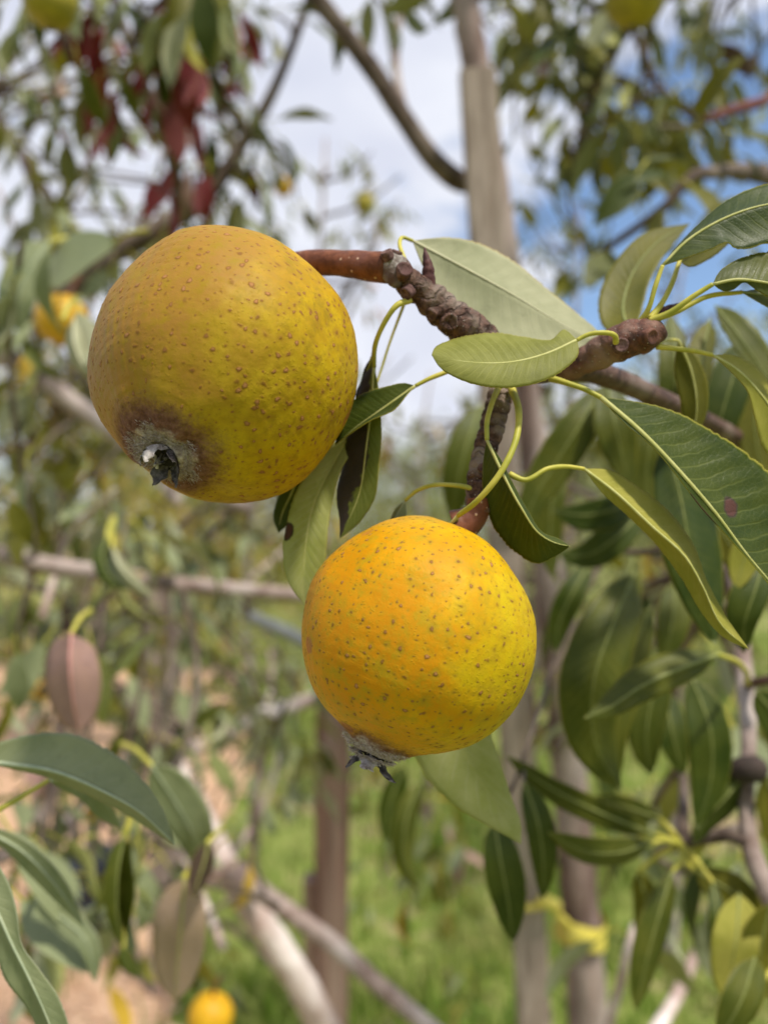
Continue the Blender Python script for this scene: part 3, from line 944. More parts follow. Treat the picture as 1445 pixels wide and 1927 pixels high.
# --- leaning young tree in the middle, with its stake and tie
ct = Tree('pear_tree', 'slender leaning pear trunk tied to a stake, limb forking off to its left', 'tree', ground_at(1118, 0.98))
ct.limb('trunk', [(1190, 2900, 1.02), (1120, 2100, 0.99), (1098, 1800, 0.97), (1075, 1500, 0.95), (1040, 1150, 0.93), (1000, 820, 0.92), (948, 470, 0.91), (905, 190, 0.90), (868, -60, 0.89), (850, -260, 0.89)],
        [44, 42, 40, 39, 34, 31, 29, 28, 27, 24], M_TRUNK, 16, 0.13, 110)
ct.limb('limb', [(905, 345, 0.915), (868, 342, 0.90), (820, 305, 0.88), (765, 230, 0.87), (700, 130, 0.86), (650, 65, 0.85), (590, -15, 0.84), (540, -110, 0.84)], [19, 20, 18, 18, 18, 17, 17, 15], M_DLIMB, 10, 0.05, 40)
ct.limb('limb', [(765, 230, 0.87), (745, 130, 0.90), (750, 40, 0.93), (775, -60, 0.95)], [9, 8, 7, 6], M_LIMB, 7)
for (x, y, d, n) in [(760, -40, 0.95, 5), (690, -30, 0.88, 4), (840, -30, 0.92, 5), (960, -60, 0.9, 6), (1010, -30, 0.9, 5), (930, 60, 1.1, 3)]:
    ct.cluster(x, y, d, n, DARKS)

def stake(name, label, top, bottom, wpx, dpx, mat, category='stake', tilt=0.0, group=None):
    """a squared timber with worn arrises and a weather-split groove"""
    a, b = P3(top), P3(bottom)
    t = (b - a)
    gz = gh(b.x, b.y) - 0.05
    if b.z > gz:
        b = a + t * ((a.z - gz) / (a.z - b.z))
    t = (b - a).normalized()
    x = RGT - t * RGT.dot(t); x.normalize()
    y = t.cross(x)
    w, h = rad(wpx, top[2]) / 2, rad(dpx, top[2]) / 2
    prof = [(-1, -.82), (-.86, -1), (-.42, -1), (-.36, -.86), (-.24, -.86), (-.18, -1), (.30, -1), (.36, -.9), (.44, -.9), (.5, -1), (.86, -1), (1, -.82), (1, .85), (.85, 1), (-.85, 1), (-1, .85)]
    V, F = [], []
    n = 26
    L = (b - a).length
    for i in range(n):
        c = a + t * (L * i / (n - 1))
        for (u, v) in prof:
            q = c + x * (u * w) + y * (-v * h if False else v * h)
            q += (x * noise.noise(q * 9) + y * noise.noise(q * 9 + Vector((4, 4, 4)))) * w * 0.06
            V.append(q)
    m = len(prof)
    for i in range(n - 1):
        for j in range(m):
            k = (j + 1) % m
            F.append((i * m + j, i * m + k, (i + 1) * m + k, (i + 1) * m + j))
    F.append(tuple(range(m)))
    F.append(tuple(reversed(range((n - 1) * m, n * m))))
    o = mesh_obj(name, V, F, mat, None, smooth=False, label=label, category=category)
    if group:
        o['group'] = group
    return o

stake('tree_stake', 'weathered grooved timber stake in front of the leaning trunk', (897, 135, 0.84), (1005, 1927, 0.93), 66, 40, M_STAKE)
stake('tree_stake', 'upright two-tone brown stake below the lower pear, left of its grey calyx', (628, 1290, 1.35), (622, 1990, 1.37), 62, 50, M_STAKE_R)
stake('tree_stake', 'pale tan stake low behind the horizontal branch', (312, 1095, 2.2), (316, 1700, 2.25), 56, 50, M_STAKE)
stake('tree_stake', 'short dark stub of timber leaning against the two-tone brown stake', (592, 1650, 1.40), (596, 1990, 1.40), 40, 40, M_STAKE_R)

# yellow tie round trunk and stake
tie = thing('tree_tie', 'pale yellow tie wrapped round the leaning trunk and its stake', 'tie', P(1095, 1745, 0.97))
def band(cpx, cpy, d, r, hpx):
    c = P(cpx, cpy, d)
    V, F = [], []
    rr, hh = rad(r, d), rad(hpx, d) / 2
    for i in range(20):
        a = 2 * math.pi * i / 20
        for dz, s in ((-hh, 1.0), (-hh * .4, 1.06), (hh * .5, 1.05), (hh, 1.0)):
            k = s * (1 + 0.05 * math.sin(a * 3 + dz * 200))
            V.append(c + Vector((math.cos(a) * rr * k, math.sin(a) * rr * k, dz + 0.004 * math.sin(a * 2))))
    for i in range(20):
        for j in range(3):
            k = (i + 1) % 20
            F.append((i * 4 + j, k * 4 + j, k * 4 + j + 1, i * 4 + j + 1))
    return V, F
V, F = band(1092, 1746, 0.966, 45, 44)
keep_world(mesh_obj('band', V, F, M_TIE), tie)
tube('knot', [P(1012, 1706, 0.90), P(1026, 1696, 0.895), P(1040, 1700, 0.895), P(1050, 1712, 0.90)], [0.004, 0.008, 0.007, 0.004], M_TIE, tie, 9, 20, lumpy(0.35, 90))
tube('strap', [P(1046, 1714, 0.905), P(1058, 1728, 0.91), P(1072, 1742, 0.92)], [0.004, 0.004, 0.004], M_TIE, tie, 6, 10)
tube('strap', [P(1012, 1706, 0.90), P(990, 1708, 0.905), P(965, 1712, 0.925)], [0.004, 0.004, 0.004], M_TIE, tie, 6, 10)

# --- left-hand pear tree
lt = Tree('pear_tree', 'spreading pear tree with pale pinkish trunk and red leaves behind the large pear', 'tree', ground_at(660, 1.12))
lt.limb('trunk', [(760, 2900, 1.2), (690, 2200, 1.15), (610, 1935, 1.1), (545, 1815, 1.08), (480, 1715, 1.07), (425, 1630, 1.08), (375, 1530, 1.1), (330, 1435, 1.12), (316, 1390, 1.13)], [44, 42, 39, 36, 33, 29, 27, 25, 18], M_PINK, 16, 0.16, 110)
lt.limb('limb', [(435, 1640, 1.07), (520, 1700, 1.0), (620, 1772, 0.98), (720, 1860, 0.96), (800, 1927, 0.95), (900, 2010, 0.95)], [24, 18, 17, 17, 16, 15], M_LIMB, 9)
lt.limb('limb', [(330, 1440, 1.12), (275, 1390, 1.1), (215, 1320, 1.06), (190, 1290, 1.04), (150, 1200, 1.0)], [18, 15, 13, 12, 9], M_DLIMB, 8)
lt.limb('limb', [(325, 1425, 1.12), (400, 1395, 1.2), (480, 1350, 1.28), (560, 1325, 1.35), (640, 1300, 1.4)], [18, 17, 15, 14, 12], M_PINK, 8)
lt.limb('limb', [(-120, 1020, 0.78), (0, 1045, 0.79), (110, 1068, 0.8), (210, 1080, 0.81), (320, 1098, 0.83), (450, 1110, 0.85), (600, 1122, 0.88), (700, 1128, 0.9)], [19, 18, 17, 15, 15, 14, 13, 10], M_LIMB, 9)
lt.limb('limb', [(-40, 640, 0.95), (60, 700, 0.95), (140, 760, 0.95), (240, 830, 0.96), (350, 900, 1.0), (470, 960, 1.05)], [22, 20, 19, 18, 17, 14], M_LIMB, 9)
lt.limb('limb', [(120, 570, 1.1), (190, 495, 1.1), (280, 440, 1.1), (385, 372, 1.1), (450, 280, 1.1), (510, 180, 1.08), (548, 90, 1.06), (590, -30, 1.05)], [22, 20, 19, 18, 13, 11, 9, 8], M_DLIMB, 9)
lt.limb('limb', [(345, 400, 1.1), (320, 290, 1.0), (270, 150, 0.95), (215, 0, 0.92), (190, -90, 0.92)], [14, 12, 11, 10, 8], M_DLIMB, 8)
lt.limb('limb', [(470, 255, 1.09), (420, 180, 1.0), (395, 90, 0.97), (400, -40, 0.95)], [10, 9, 8, 7], M_DLIMB, 7)
lt.limb('limb', [(-30, 180, 1.2), (40, 290, 1.2), (110, 400, 1.18), (200, 500, 1.12)], [9, 9, 10, 11], M_DLIMB, 7)
lt.limb('limb', [(130, 1560, 1.0), (60, 1590, 0.98), (-60, 1640, 0.95)], [12, 14, 16], M_LIMB, 8)
lt.limb('limb', [(390, 1560, 1.1), (270, 1500, 1.05), (180, 1520, 1.02), (110, 1560, 1.0)], [14, 12, 12, 12], M_PINK, 8)
lt.limb('limb', [(470, 1160, 1.2), (540, 1190, 1.2), (640, 1250, 1.2)], [12, 12, 12], plain_mat('grey_blue_bark', (0.22, 0.23, 0.24), (0.32, 0.33, 0.33), 40), 8)

# red leaves at the top, drooping
for (x, y, d, n) in [(150, 20, 0.85, 2), (175, 130, 0.9, 2), (330, 20, 0.82, 4), (345, 60, 0.84, 4), (320, 120, 0.86, 3), (200, 190, 0.95, 3), (300, 330, 0.95, 3), (430, 10, 0.95, 3), (460, 120, 1.0, 2), (270, 90, 0.9, 2), (380, 200, 0.95, 2)]:
    lt.cluster(x, y, d, n, REDS, (0.06, 0.085), spread=0.45, hang=1.6)
for _ in range(16):
    lt.cluster(random.uniform(90, 500), random.uniform(-20, 330), random.uniform(.9, 1.3), 3, REDS, (0.05, 0.08), spread=0.5, hang=1.5, twig=random.random() < .5)
for (x, y, d, n) in [(40, -20, 0.8, 7), (120, -40, 0.8, 6), (230, -40, 0.85, 5), (360, -60, 0.75, 5), (395, -30, 0.75, 4), (440, 60, 0.9, 4), (470, -40, 0.95, 5), (520, 30, 1.0, 3), (165, 150, 0.9, 4), (215, 180, 0.95, 4), (245, 90, 0.9, 4),
                     (45, 150, 1.0, 4), (30, 210, 1.0, 4), (60, 330, 1.1, 4), (120, 340, 1.1, 5), (100, 420, 1.1, 4), (160, 440, 1.1, 5), (200, 500, 1.0, 6), (260, 470, 1.1, 6), (330, 430, 1.1, 7), (420, 400, 1.2, 6), (410, 310, 1.1, 5), (470, 300, 1.1, 5), (450, 210, 1.05, 4), (500, 250, 1.1, 3), (130, 260, 1.1, 3),
                     (380, 330, 1.15, 5), (300, 500, 1.2, 5), (520, 420, 1.3, 5), (560, 380, 1.5, 5)]:
    lt.cluster(x, y, d, n, GREENS if random.random() < 0.6 else DARKS, hang=1.3)
for (x, y, d, n) in [(40, 460, 0.55, 2), (30, 560, 0.85, 4), (30, 640, 0.9, 4), (90, 690, 0.95, 5), (150, 700, 1.0, 5), (30, 760, 1.0, 5), (120, 820, 1.0, 6), (60, 880, 0.9, 5), (180, 900, 0.9, 5), (240, 960, 0.85, 6), (300, 960, 1.0, 5), (110, 960, 1.0, 5), (30, 960, 0.8, 4), (380, 1010, 1.1, 5), (460, 1000, 1.1, 5), (420, 1080, 1.2, 4), (200, 1020, 0.75, 3), (240, 1040, 0.7, 2)]:
    lt.cluster(x, y, d, n, WARM if x < 200 and y > 600 else SAGE, hang=1.0)
for (x, y, d, n) in [(40, 1100, 1.0, 5), (120, 1130, 1.0, 5), (200, 1140, 1.1, 5), (280, 1150, 1.1, 5), (60, 1200, 0.9, 4), (230, 1230, 1.0, 5), (20, 1290, 0.8, 3), (150, 1180, 0.75, 3), (240, 1310, 1.0, 6), (310, 1290, 1.1, 5), (380, 1300, 1.1, 6), (440, 1320, 1.1, 6), (500, 1340, 1.2, 6), (540, 1390, 1.3, 4), (360, 1370, 1.0, 3), (250, 1390, 0.9, 4), (160, 1400, 0.9, 4), (90, 1360, 0.9, 4),
                     (40, 1500, 0.8, 4), (130, 1530, 0.8, 4), (230, 1570, 0.7, 5), (290, 1600, 0.7, 4), (60, 1620, 0.6, 4), (160, 1640, 0.7, 5), (250, 1680, 0.8, 4), (360, 1660, 0.8, 3), (60, 1760, 0.6, 3), (200, 1500, 0.9, 5), (470, 1600, 0.95, 3), (100, 1690, 0.7, 3), (300, 1800, 0.9, 3), (180, 1800, 1.1, 3)]:
    lt.cluster(x, y, d, n, SAGE if random.random() < 0.75 else WARM, hang=1.1)
for (x0, x1, y0, y1, n, d0, d1, kd) in [(0, 560, -40, 480, 46, 1.15, 1.9, GREENS), (0, 170, 430, 1000, 22, 1.1, 1.7, WARM), (0, 560, 930, 1360, 34, 1.15, 1.9, SAGE), (0, 420, 1360, 1750, 22, 1.0, 1.5, SAGE)]:
    for _ in range(n):
        lt.cluster(random.uniform(x0, x1), random.uniform(y0, y1), random.uniform(d0, d1), 4, kd, (0.045, 0.075), hang=1.0, twig=random.random() < 0.4)
for (x0, x1, y0, y1, n, d0, d1, kd) in [(420, 640, 1120, 1560, 16, 1.2, 1.9, SAGE), (660, 900, 1430, 1900, 24, 1.3, 2.2, WARM), (0, 560, 860, 1320, 34, 1.6, 2.4, WARM), (560, 900, 760, 1020, 26, 2.0, 3.0, WARM), (0, 200, 560, 1000, 18, 1.3, 2.0, WARM), (400, 640, 1300, 1900, 14, 1.6, 2.4, SAGE)]:
    for _ in range(n):
        lt.cluster(random.uniform(x0, x1), random.uniform(y0, y1), random.uniform(d0, d1), 4, kd, (0.05, 0.08), hang=0.9, twig=False)
for _ in range(34):
    x0, y0, d0 = random.uniform(-20, 520), random.uniform(560, 1900), random.uniform(0.8, 1.5)
    a_, l_ = random.uniform(-2.6, -0.5), random.uniform(120, 330)
    x1, y1 = x0 + math.cos(a_) * l_, y0 + math.sin(a_) * l_
    lt.limb('twig', [(x0, y0, d0), ((x0 + x1) / 2 + random.uniform(-30, 30), (y0 + y1) / 2 + random.uniform(-30, 30), d0 + .05), (x1, y1, d0 + random.uniform(-.1, .15))], [random.uniform(5, 9), 5, 3], random.choice((M_DLIMB, M_LIMB, M_PINK)), 6, n=10, track=False)
# individual blurred leaves that stand out on that tree
for base, tip, kind, w, f in [
    ((215, 455, 0.55), (30, 520, 0.6), 'grey', 1.5, (0.2, 0.4, 1)), ((95, 470, 0.55), (40, 620, 0.55), 'grey', 1.5, (-.4, .2, 1)),
    ((150, 590, 0.5), (185, 720, 0.45), 'pale', 0.8, (0, 0.2, -1)),
    
    
    ((30, 1230, 0.5), (35, 1355, 0.5), 'grey', 1.3, (0.2, 0.1, 1)),
    ((420, 1330, 0.8), (345, 1370, 0.8), 'mid', 1.2, (0, .4, 1)), ((430, 1350, 0.8), (400, 1430, 0.78), 'pale', 0.9, (0.4, .1, -1)),
    ((240, 1580, 0.4), (225, 1780, 0.4), 'mid', 0.9, (-0.7, 0, 1)), ((255, 1590, 0.42), (232, 1760, 0.4), 'grey', 0.8, (0.8, 0, 0.6)),
    ((40, 1690, 0.45), (170, 1790, 0.4), 'grey', 1.0, (0.3, 0.7, 0.7)), ((20, 1560, 0.42), (150, 1740, 0.4), 'grey', 0.9, (0.5, 0.5, 0.7)),
    
    
    ((20, 940, 0.45), (60, 1030, 0.45), 'olive', 1.5, (0.2, 0.1, 1)), ((50, 880, 0.5), (20, 1010, 0.5), 'grey', 0.9, (-.7, 0, .7)),
    ((90, 160, 0.9), (125, 215, 0.9), 'dark', 0.8, (0, .5, 1)), ((60, 170, 0.9), (60, 240, 0.9), 'dark', 0.7, (0.5, .2, 1)),
    ((175, 25, 0.8), (110, 125, 0.8), 'red', 1.7, (0, 0, 1)), ((190, 40, 0.8), (170, 135, 0.82), 'red', 1.1, (0.3, 0, 1)),
    ((350, 30, 0.8), (275, 120, 0.8), 'red', 1.8, (0, 0, 1)), ((355, 40, 0.78), (330, 170, 0.8), 'red', 1.7, (0, 0, -1)), ((330, 110, 0.82), (365, 260, 0.84), 'red', 1.2, (0, 0, 1)), ((300, 110, 0.86), (330, 255, 0.86), 'red', 1.3, (0.2, 0, 1)),
    ((185, 160, 0.86), (165, 250, 0.86), 'red', 1.1, (0, 0, 1)), ((215, 170, 0.9), (205, 250, 0.9), 'red', 1.3, (0, 0, 1)), ((285, 340, 0.9), (288, 410, 0.9), 'red', 1.4, (0, 0, 1)), ((450, 20, 0.9), (500, 110, 0.9), 'red', 1.0, (0, 0, 1)), ((440, 30, 0.9), (455, 140, 0.9), 'red', 1.1, (0, 0, -1)),
    ((380, -30, 0.7), (390, 110, 0.7), 'dark', 1.5, (0, 0, 1)), ((150, 120, 0.8), (185, 240, 0.8), 'mid', 1.3, (0, 0, 1)), ((225, 130, 0.82), (260, 240, 0.82), 'mid', 0.9, (0, 0, 1)),
    ((190, 1160, 0.6), (130, 1150, 0.6), 'pale', 0.9, (0, .8, -1)), ((290, 1190, 0.6), (190, 1290, 0.6), 'pale', 0.5, (0, .8, 1)),
]:
    put_leaf_px(lt.e, base, tip, kind, random.randrange(4), w, f)

# --- upper right branch of a neighbouring tree
rt = Tree('pear_tree', 'dark-leaved pear tree at upper right against the blue sky', 'tree', ground_at(1560, 1.3))
rt.limb('trunk', [(1620, 2700, 1.3), (1590, 1900, 1.25), (1570, 1300, 1.1), (1550, 800, 1.0), (1540, 400, 0.95), (1500, 100, 0.95), (1440, -200, 0.95)], [40, 38, 34, 30, 26, 20, 14], M_TRUNK, 12, 0.06, 40)
rt.limb('limb', [(1540, 420, 0.95), (1440, 330, 0.75), (1345, 325, 0.66), (1285, 345, 0.62), (1255, 385, 0.62), (1180, 440, 0.64), (1105, 492, 0.68)], [18, 15, 18, 22, 14, 9, 6], M_DLIMB, 9)
rt.limb('limb', [(1530, 330, 0.95), (1475, 175, 0.85), (1430, 193, 0.78), (1375, 208, 0.74), (1325, 225, 0.72)], [16, 10, 9, 11, 7], bark_mat('red_brown_bark', (0.09, 0.03, 0.028), (0.16, 0.06, 0.05), (0.12, 0.05, 0.045), 60), 8)
rt.limb('limb', [(1460, -150, 0.95), (1300, -40, 0.9), (1180, 60, 0.9), (1110, 180, 0.95), (1080, 300, 1.0)], [12, 10, 9, 7, 5], M_DLIMB, 7)
rt.limb('limb', [(1190, 50, 0.9), (1240, 160, 0.9), (1290, 210, 0.88), (1330, 260, 0.85)], [8, 7, 6, 4], M_DLIMB, 6)
rt.limb('limb', [(1390, -90, 0.95), (1080, -60, 1.0), (1010, 30, 1.0), (1000, 130, 1.0)], [10, 9, 7, 5], M_DLIMB, 6)
for (x, y, d, n) in [(1000, 20, 0.95, 5), (1040, 40, 1.0, 6), (1090, 10, 0.9, 7), (1010, 110, 1.0, 5), (1060, 130, 1.0, 6), (1110, 90, 0.95, 6), (1130, 170, 0.95, 6), (1080, 200, 1.0, 6), (1170, 210, 0.9, 6), (1210, 150, 0.9, 5), (1060, 270, 1.05, 4), (1120, 270, 1.0, 4), (1230, 240, 0.85, 5), (1280, 200, 0.85, 6), (1320, 180, 0.85, 5), (1330, 60, 1.1, 3), (1390, 130, 1.2, 3), (1420, 90, 1.2, 3), (1370, 30, 1.1, 2), (1150, -20, 0.9, 5), (1260, -10, 0.95, 4), (1090, 60, 1.1, 6), (1150, 110, 1.05, 5), (1240, 190, 1.0, 5), (1180, 270, 0.95, 4), (1310, 240, 0.9, 4)]:
    rt.cluster(x, y, d, n, DARKS, (0.05, 0.08), hang=1.2)
for (x0, x1, y0, y1, n, d0, d1) in [(950, 1340, -40, 300, 34, 1.1, 1.8), (960, 1445, 280, 520, 16, 1.2, 2.0), (1290, 1470, 0, 240, 8, 1.2, 1.8)]:
    for _ in range(n):
        rt.cluster(random.uniform(x0, x1), random.uniform(y0, y1), random.uniform(d0, d1), 4, DARKS, (0.045, 0.075), hang=1.0, twig=random.random() < 0.5)
for base, tip, kind, w, f in [
    ((1265, 335, 0.6), (1170, 290, 0.55), 'dark', 1.0, (0, 0.5, 1)), ((1200, 325, 0.58), (1140, 410, 0.56), 'dark', 1.5, (0.4, 0.3, 1)),
    ((1300, 350, 0.6), (1370, 380, 0.55), 'olive', 1.0, (0, 0.4, 1)), ((1290, 300, 0.6), (1190, 285, 0.6), 'dark', 0.8, (0, 0.7, 0.7)),
    ((1310, 230, 0.6), (1340, 105, 0.55), 'olive', 1.3, (-0.5, 0.2, 1)), ((1320, 235, 0.7), (1240, 255, 0.7), 'olive', 0.9, (0, 0.5, 1)),
    ((1390, 290, 0.62), (1460, 300, 0.6), 'dark', 0.8, (0, 0.9, 0.5)), ((1380, 250, 0.66), (1470, 245, 0.6), 'mid', 1.1, (0, 0.6, 1)),
    ((1250, 390, 0.62), (1220, 460, 0.6), 'olive', 1.0, (0.3, 0, 1)), ((1420, 385, 0.55), (1360, 350, 0.5), 'olive', 1.2, (0, .5, 1)),
    ((1270, 380, 0.64), (1235, 300, 0.62), 'olive', 1.1, (0.3, 0, 1)), ((1150, 470, 0.66), (1120, 530, 0.62), 'mid', 1.4, (0, .4, 1)),
]:
    put_leaf_px(rt.e, base, tip, kind, random.randrange(4), w, f)

# --- smaller trees a few metres off whose thin crowns fill the sky
def mid_tree(label, px, d, top_py, seed, kinds, nl=120, spread_px=230, low_py=900):
    rng = random.Random(seed)
    st = random.getstate(); random.seed(seed)
    t = Tree('pear_tree', label, 'tree', ground_at(px, d))
    g = ground_at(px, d)
    gy = 963.5 - (g - CAM).dot(UPV) / (g - CAM).dot(FWD) / K
    t.limb('trunk', [(px, gy + 10, d), (px + 12, (gy + low_py) / 2, d), (px - 8, low_py, d), (px + rng.uniform(-20, 20), (low_py + top_py) / 2, d), (px + rng.uniform(-30, 30), top_py, d)],
           [0.022 / K / d, 0.02 / K / d, 0.016 / K / d, 0.011 / K / d, 0.004 / K / d], M_TRUNK, 8)
    left = nl
    for i in range(9):
        y0 = rng.uniform(top_py + 60, low_py)
        s = rng.choice((-1, 1))
        ex, ey, ed = px + s * rng.uniform(0.4, 1) * spread_px, y0 - rng.uniform(0.2, 1) * (y0 - top_py) * 0.7, d + rng.uniform(-0.5, 0.5)
        t.limb('limb', [(px, y0, d), ((px + ex) / 2, (y0 + ey) / 2 + 15, (d + ed) / 2), (ex, ey, ed)], [0.008 / K / d, 0.006 / K / d, 0.003 / K / d], M_DLIMB, 6, n=10)
    ends = [p for p in t.pts]
    for i in range(nl // 4):
        q = rng.choice(ends) + Vector((rng.gauss(0, .08), rng.gauss(0, .08), rng.gauss(0, .08)))
        rel = q - CAM
        dd = rel.dot(FWD)
        px_, py_ = 722.5 + rel.dot(RGT) / dd / K, 963.5 - rel.dot(UPV) / dd / K
        t.cluster(px_, py_, dd, 4, kinds, (0.05, 0.085), hang=0.9, twig=False)
    random.setstate(st)
    return t

mid_tree('thin olive tree in the sky gap between the large pear and the leaning trunk', 610, 2.6, 260, 3, WARM, 130, 170, 900)
mid_tree('thin leafy tree just right of the leaning trunk against blue sky', 1075, 3.0, 380, 5, DARKS, 110, 130, 950)
mid_tree('thin leafy tree behind the grey-backed leaf, below the blue sky', 1260, 2.4, 480, 8, GREENS, 130, 190, 1000)
mid_tree('sage-leaved tree behind the large pear at the left edge', 60, 2.4, 500, 11, SAGE, 150, 200, 1050)
mid_tree('small olive tree behind the stalks between both pears', 800, 3.4, 700, 13, SAGE, 110, 170, 1000)
mid_tree('pale green tree standing in grass behind the horizontal branch', 470, 2.8, 880, 17, SAGE, 120, 160, 1150)

# --- leafy branch on the right, behind the fruiting one
rb = Tree('leafy_branch', 'blurred grey branch with a dark knob and drooping green leaves at right', 'branch', P(1405, 1450, 0.42))
rb.limb('wood', [(1380, 1080, 0.50), (1392, 1180, 0.47), (1402, 1300, 0.44), (1408, 1400, 0.42), (1403, 1500, 0.41), (1410, 1590, 0.40), (1445, 1680, 0.39), (1500, 1790, 0.38), (1580, 1960, 0.37)], [11, 13, 15, 16, 15, 16, 20, 22, 22], M_LIMB, 10, 0.1, 40)
rb.limb('knob', [(1382, 1455, 0.412), (1395, 1448, 0.405), (1410, 1446, 0.403), (1428, 1448, 0.412)], [14, 25, 26, 13], bark_mat('dark_knob', (0.03, 0.022, 0.02), (0.06, 0.042, 0.035), (0.04, 0.03, 0.025), 200), 10, 0.2, 12)
rb.limb('spur', [(1410, 1590, 0.40), (1380, 1575, 0.40), (1330, 1580, 0.41), (1290, 1585, 0.42), (1270, 1592, 0.42)], [11, 10, 9, 9, 6], M_DLIMB, 8)
rb.limb('spur', [(1404, 1290, 0.44), (1430, 1282, 0.42), (1465, 1275, 0.41)], [9, 10, 9], M_TWIG, 7)
rb.limb('spur', [(1395, 1170, 0.47), (1340, 1120, 0.46), (1290, 1020, 0.44), (1240, 940, 0.42), (1210, 840, 0.40)], [9, 8, 8, 7, 5], M_DLIMB, 7)
rb.limb('spur', [(1290, 1020, 0.44), (1200, 1040, 0.45), (1110, 1020, 0.46)], [7, 6, 4], M_DLIMB, 6)

def leafm(parent, mid, wA, wB, kind, top=True, dA=0.0, dB=0.0, stalk=None, p=0.62, q=0.8, N=20, M=4, **kw):
    """leaf from its midrib and the half widths (photo pixels) on either side of it"""
    c = spline([Vector(t) for t in mid], 9)
    mx = (p / (p + q)) ** p * (q / (p + q)) ** q
    A, B = [], []
    for i in range(1, 8):
        u = i / 8
        f = u ** p * (1 - u) ** q / mx
        t = c[i + 1] - c[i - 1]
        n = Vector((t.y, -t.x, 0)).normalized()
        A.append((c[i].x + n.x * wA * f, c[i].y + n.y * wA * f, c[i].z + dA * f))
        B.append((c[i].x - n.x * wB * f, c[i].y - n.y * wB * f, c[i].z + dB * f))
    kw.setdefault('ribr', 2.2)
    kw.setdefault('rib', {'dark': M_RIB_DIM, 'mid': M_RIB_DIM, 'olive': M_RIB_DIM}.get(kind))
    return leaf3(parent, mid, A, B, kind, top, 'both', 0, 0, stalk, N=N, M=M, **kw)

E = lt.e
M_RIB_RED = plain_mat('leaf_midrib_red', (0.40, 0.18, 0.155), (0.46, 0.24, 0.20), 200, 0.6, 0.1, 0.0003)
leafm(E, [(135, 1192, .43), (132, 1250, .42), (138, 1320, .42), (150, 1378, .425)], 58, 48, 'mauve', True, dA=.012, dB=.02, seed=61, rib=M_RIB_RED, ribr=3.5, p=.4, q=.5, stalk=[(170, 1150, .50), (150, 1165, .46), (135, 1192, .43)])
leafm(E, [(348, 1650, .43), (342, 1730, .43), (335, 1810, .44), (330, 1885, .45)], 48, 52, 'mauve', False, dA=.01, seed=62, p=.5, q=.6, stalk=[(390, 1600, .6), (365, 1625, .5), (348, 1650, .43)])
leafm(E, [(285, 1440, .44), (325, 1500, .445), (360, 1560, .45), (378, 1618, .46)], 48, 40, 'grey', True, seed=63, p=.5, q=.55, stalk=[(230, 1400, .52), (260, 1415, .47), (285, 1440, .44)])
leafm(E, [(392, 1585, .42), (385, 1620, .42), (372, 1660, .42), (366, 1690, .42)], 20, 24, 'brown', True, dA=.01, seed=64, stalk=[(420, 1560, .55), (405, 1570, .47), (392, 1585, .42)])
leafm(E, [(203, 1012, .60), (193, 1050, .59), (208, 1085, .585), (245, 1108, .58)], 16, 20, 'dark', True, dA=.02, seed=65, stalk=[(215, 975, .66), (206, 992, .63), (203, 1012, .60)])
leafm(E, [(212, 1030, .60), (228, 1068, .58), (258, 1100, .57), (290, 1125, .56)], 12, 18, 'pale', False, dB=.01, seed=66, stalk=[(215, 975, .66), (210, 1000, .63), (212, 1030, .60)])
leafm(E, [(140, 600, .48), (142, 650, .46), (160, 690, .45), (195, 715, .44)], 16, 18, 'pale', False, dB=.02, seed=67, stalk=[(150, 560, .6), (130, 575, .54), (120, 600, .48)])
leafm(E, [(235, 1570, .40), (222, 1640, .395), (220, 1710, .395), (230, 1785, .40)], 14, 24, 'mid', True, dA=.02, seed=68, stalk=[(260, 1500, .7), (250, 1535, .5), (235, 1570, .40)])
leafm(E, [(60, 1690, .42), (120, 1730, .41), (165, 1775, .40), (180, 1850, .40)], 26, 24, 'grey', True, seed=69, stalk=[(110, 1600, .8), (80, 1650, .55), (60, 1690, .42)])
leafm(E, [(95, 455, .58), (60, 500, .57), (35, 560, .565), (38, 625, .57)], 36, 44, 'grey', True, seed=70, p=.5, q=.6, stalk=[(170, 470, 1.0), (130, 450, .75), (95, 455, .58)])
leafm(E, [(230, 1780, .55), (240, 1810, .55), (262, 1840, .55)], 16, 16, 'dark', True, seed=71, stalk=[(260, 1700, .8), (235, 1750, .65), (230, 1780, .55)])
E = rb.e
# upper group, hanging behind the fruiting branch
leafm(E, [(1345, 575, .30), (1385, 625, .29), (1430, 690, .285), (1480, 770, .28)], 34, 22, 'mid', True, seed=1)
leafm(E, [(1335, 600, .31), (1318, 680, .30), (1305, 750, .30), (1300, 810, .30)], 24, 30, 'olive', True, dA=.01, seed=2)
leafm(E, [(1400, 640, .33), (1375, 720, .325), (1352, 800, .325), (1340, 870, .33)], 40, 45, 'dark', True, seed=3)
leafm(E, [(1260, 590, .33), (1270, 680, .32), (1265, 770, .32), (1250, 840, .33)], 28, 32, 'mid', True, seed=4)
leafm(E, [(1140, 715, .36), (1155, 790, .35), (1170, 860, .35), (1185, 915, .35)], 38, 40, 'mid', True, seed=5)
leafm(E, [(1135, 725, .37), (1090, 800, .36), (1040, 880, .36), (1000, 950, .36), (985, 1010, .36)], 38, 40, 'mid', True, seed=6)
leafm(E, [(905, 760, .42), (880, 830, .41), (862, 900, .41), (850, 980, .42)], 42, 34, 'mid', True, seed=7)
leafm(E, [(1250, 830, .30), (1278, 930, .295), (1300, 1040, .29), (1325, 1140, .29), (1345, 1215, .29)], 58, 56, 'dark', True, dA=.008, seed=8)
leafm(E, [(1320, 930, .31), (1350, 990, .31), (1385, 1050, .31), (1400, 1100, .31)], 36, 34, 'olive', True, seed=9)
leafm(E, [(1420, 1000, .30), (1400, 1050, .30), (1385, 1110, .30)], 30, 30, 'olive', False, seed=10)
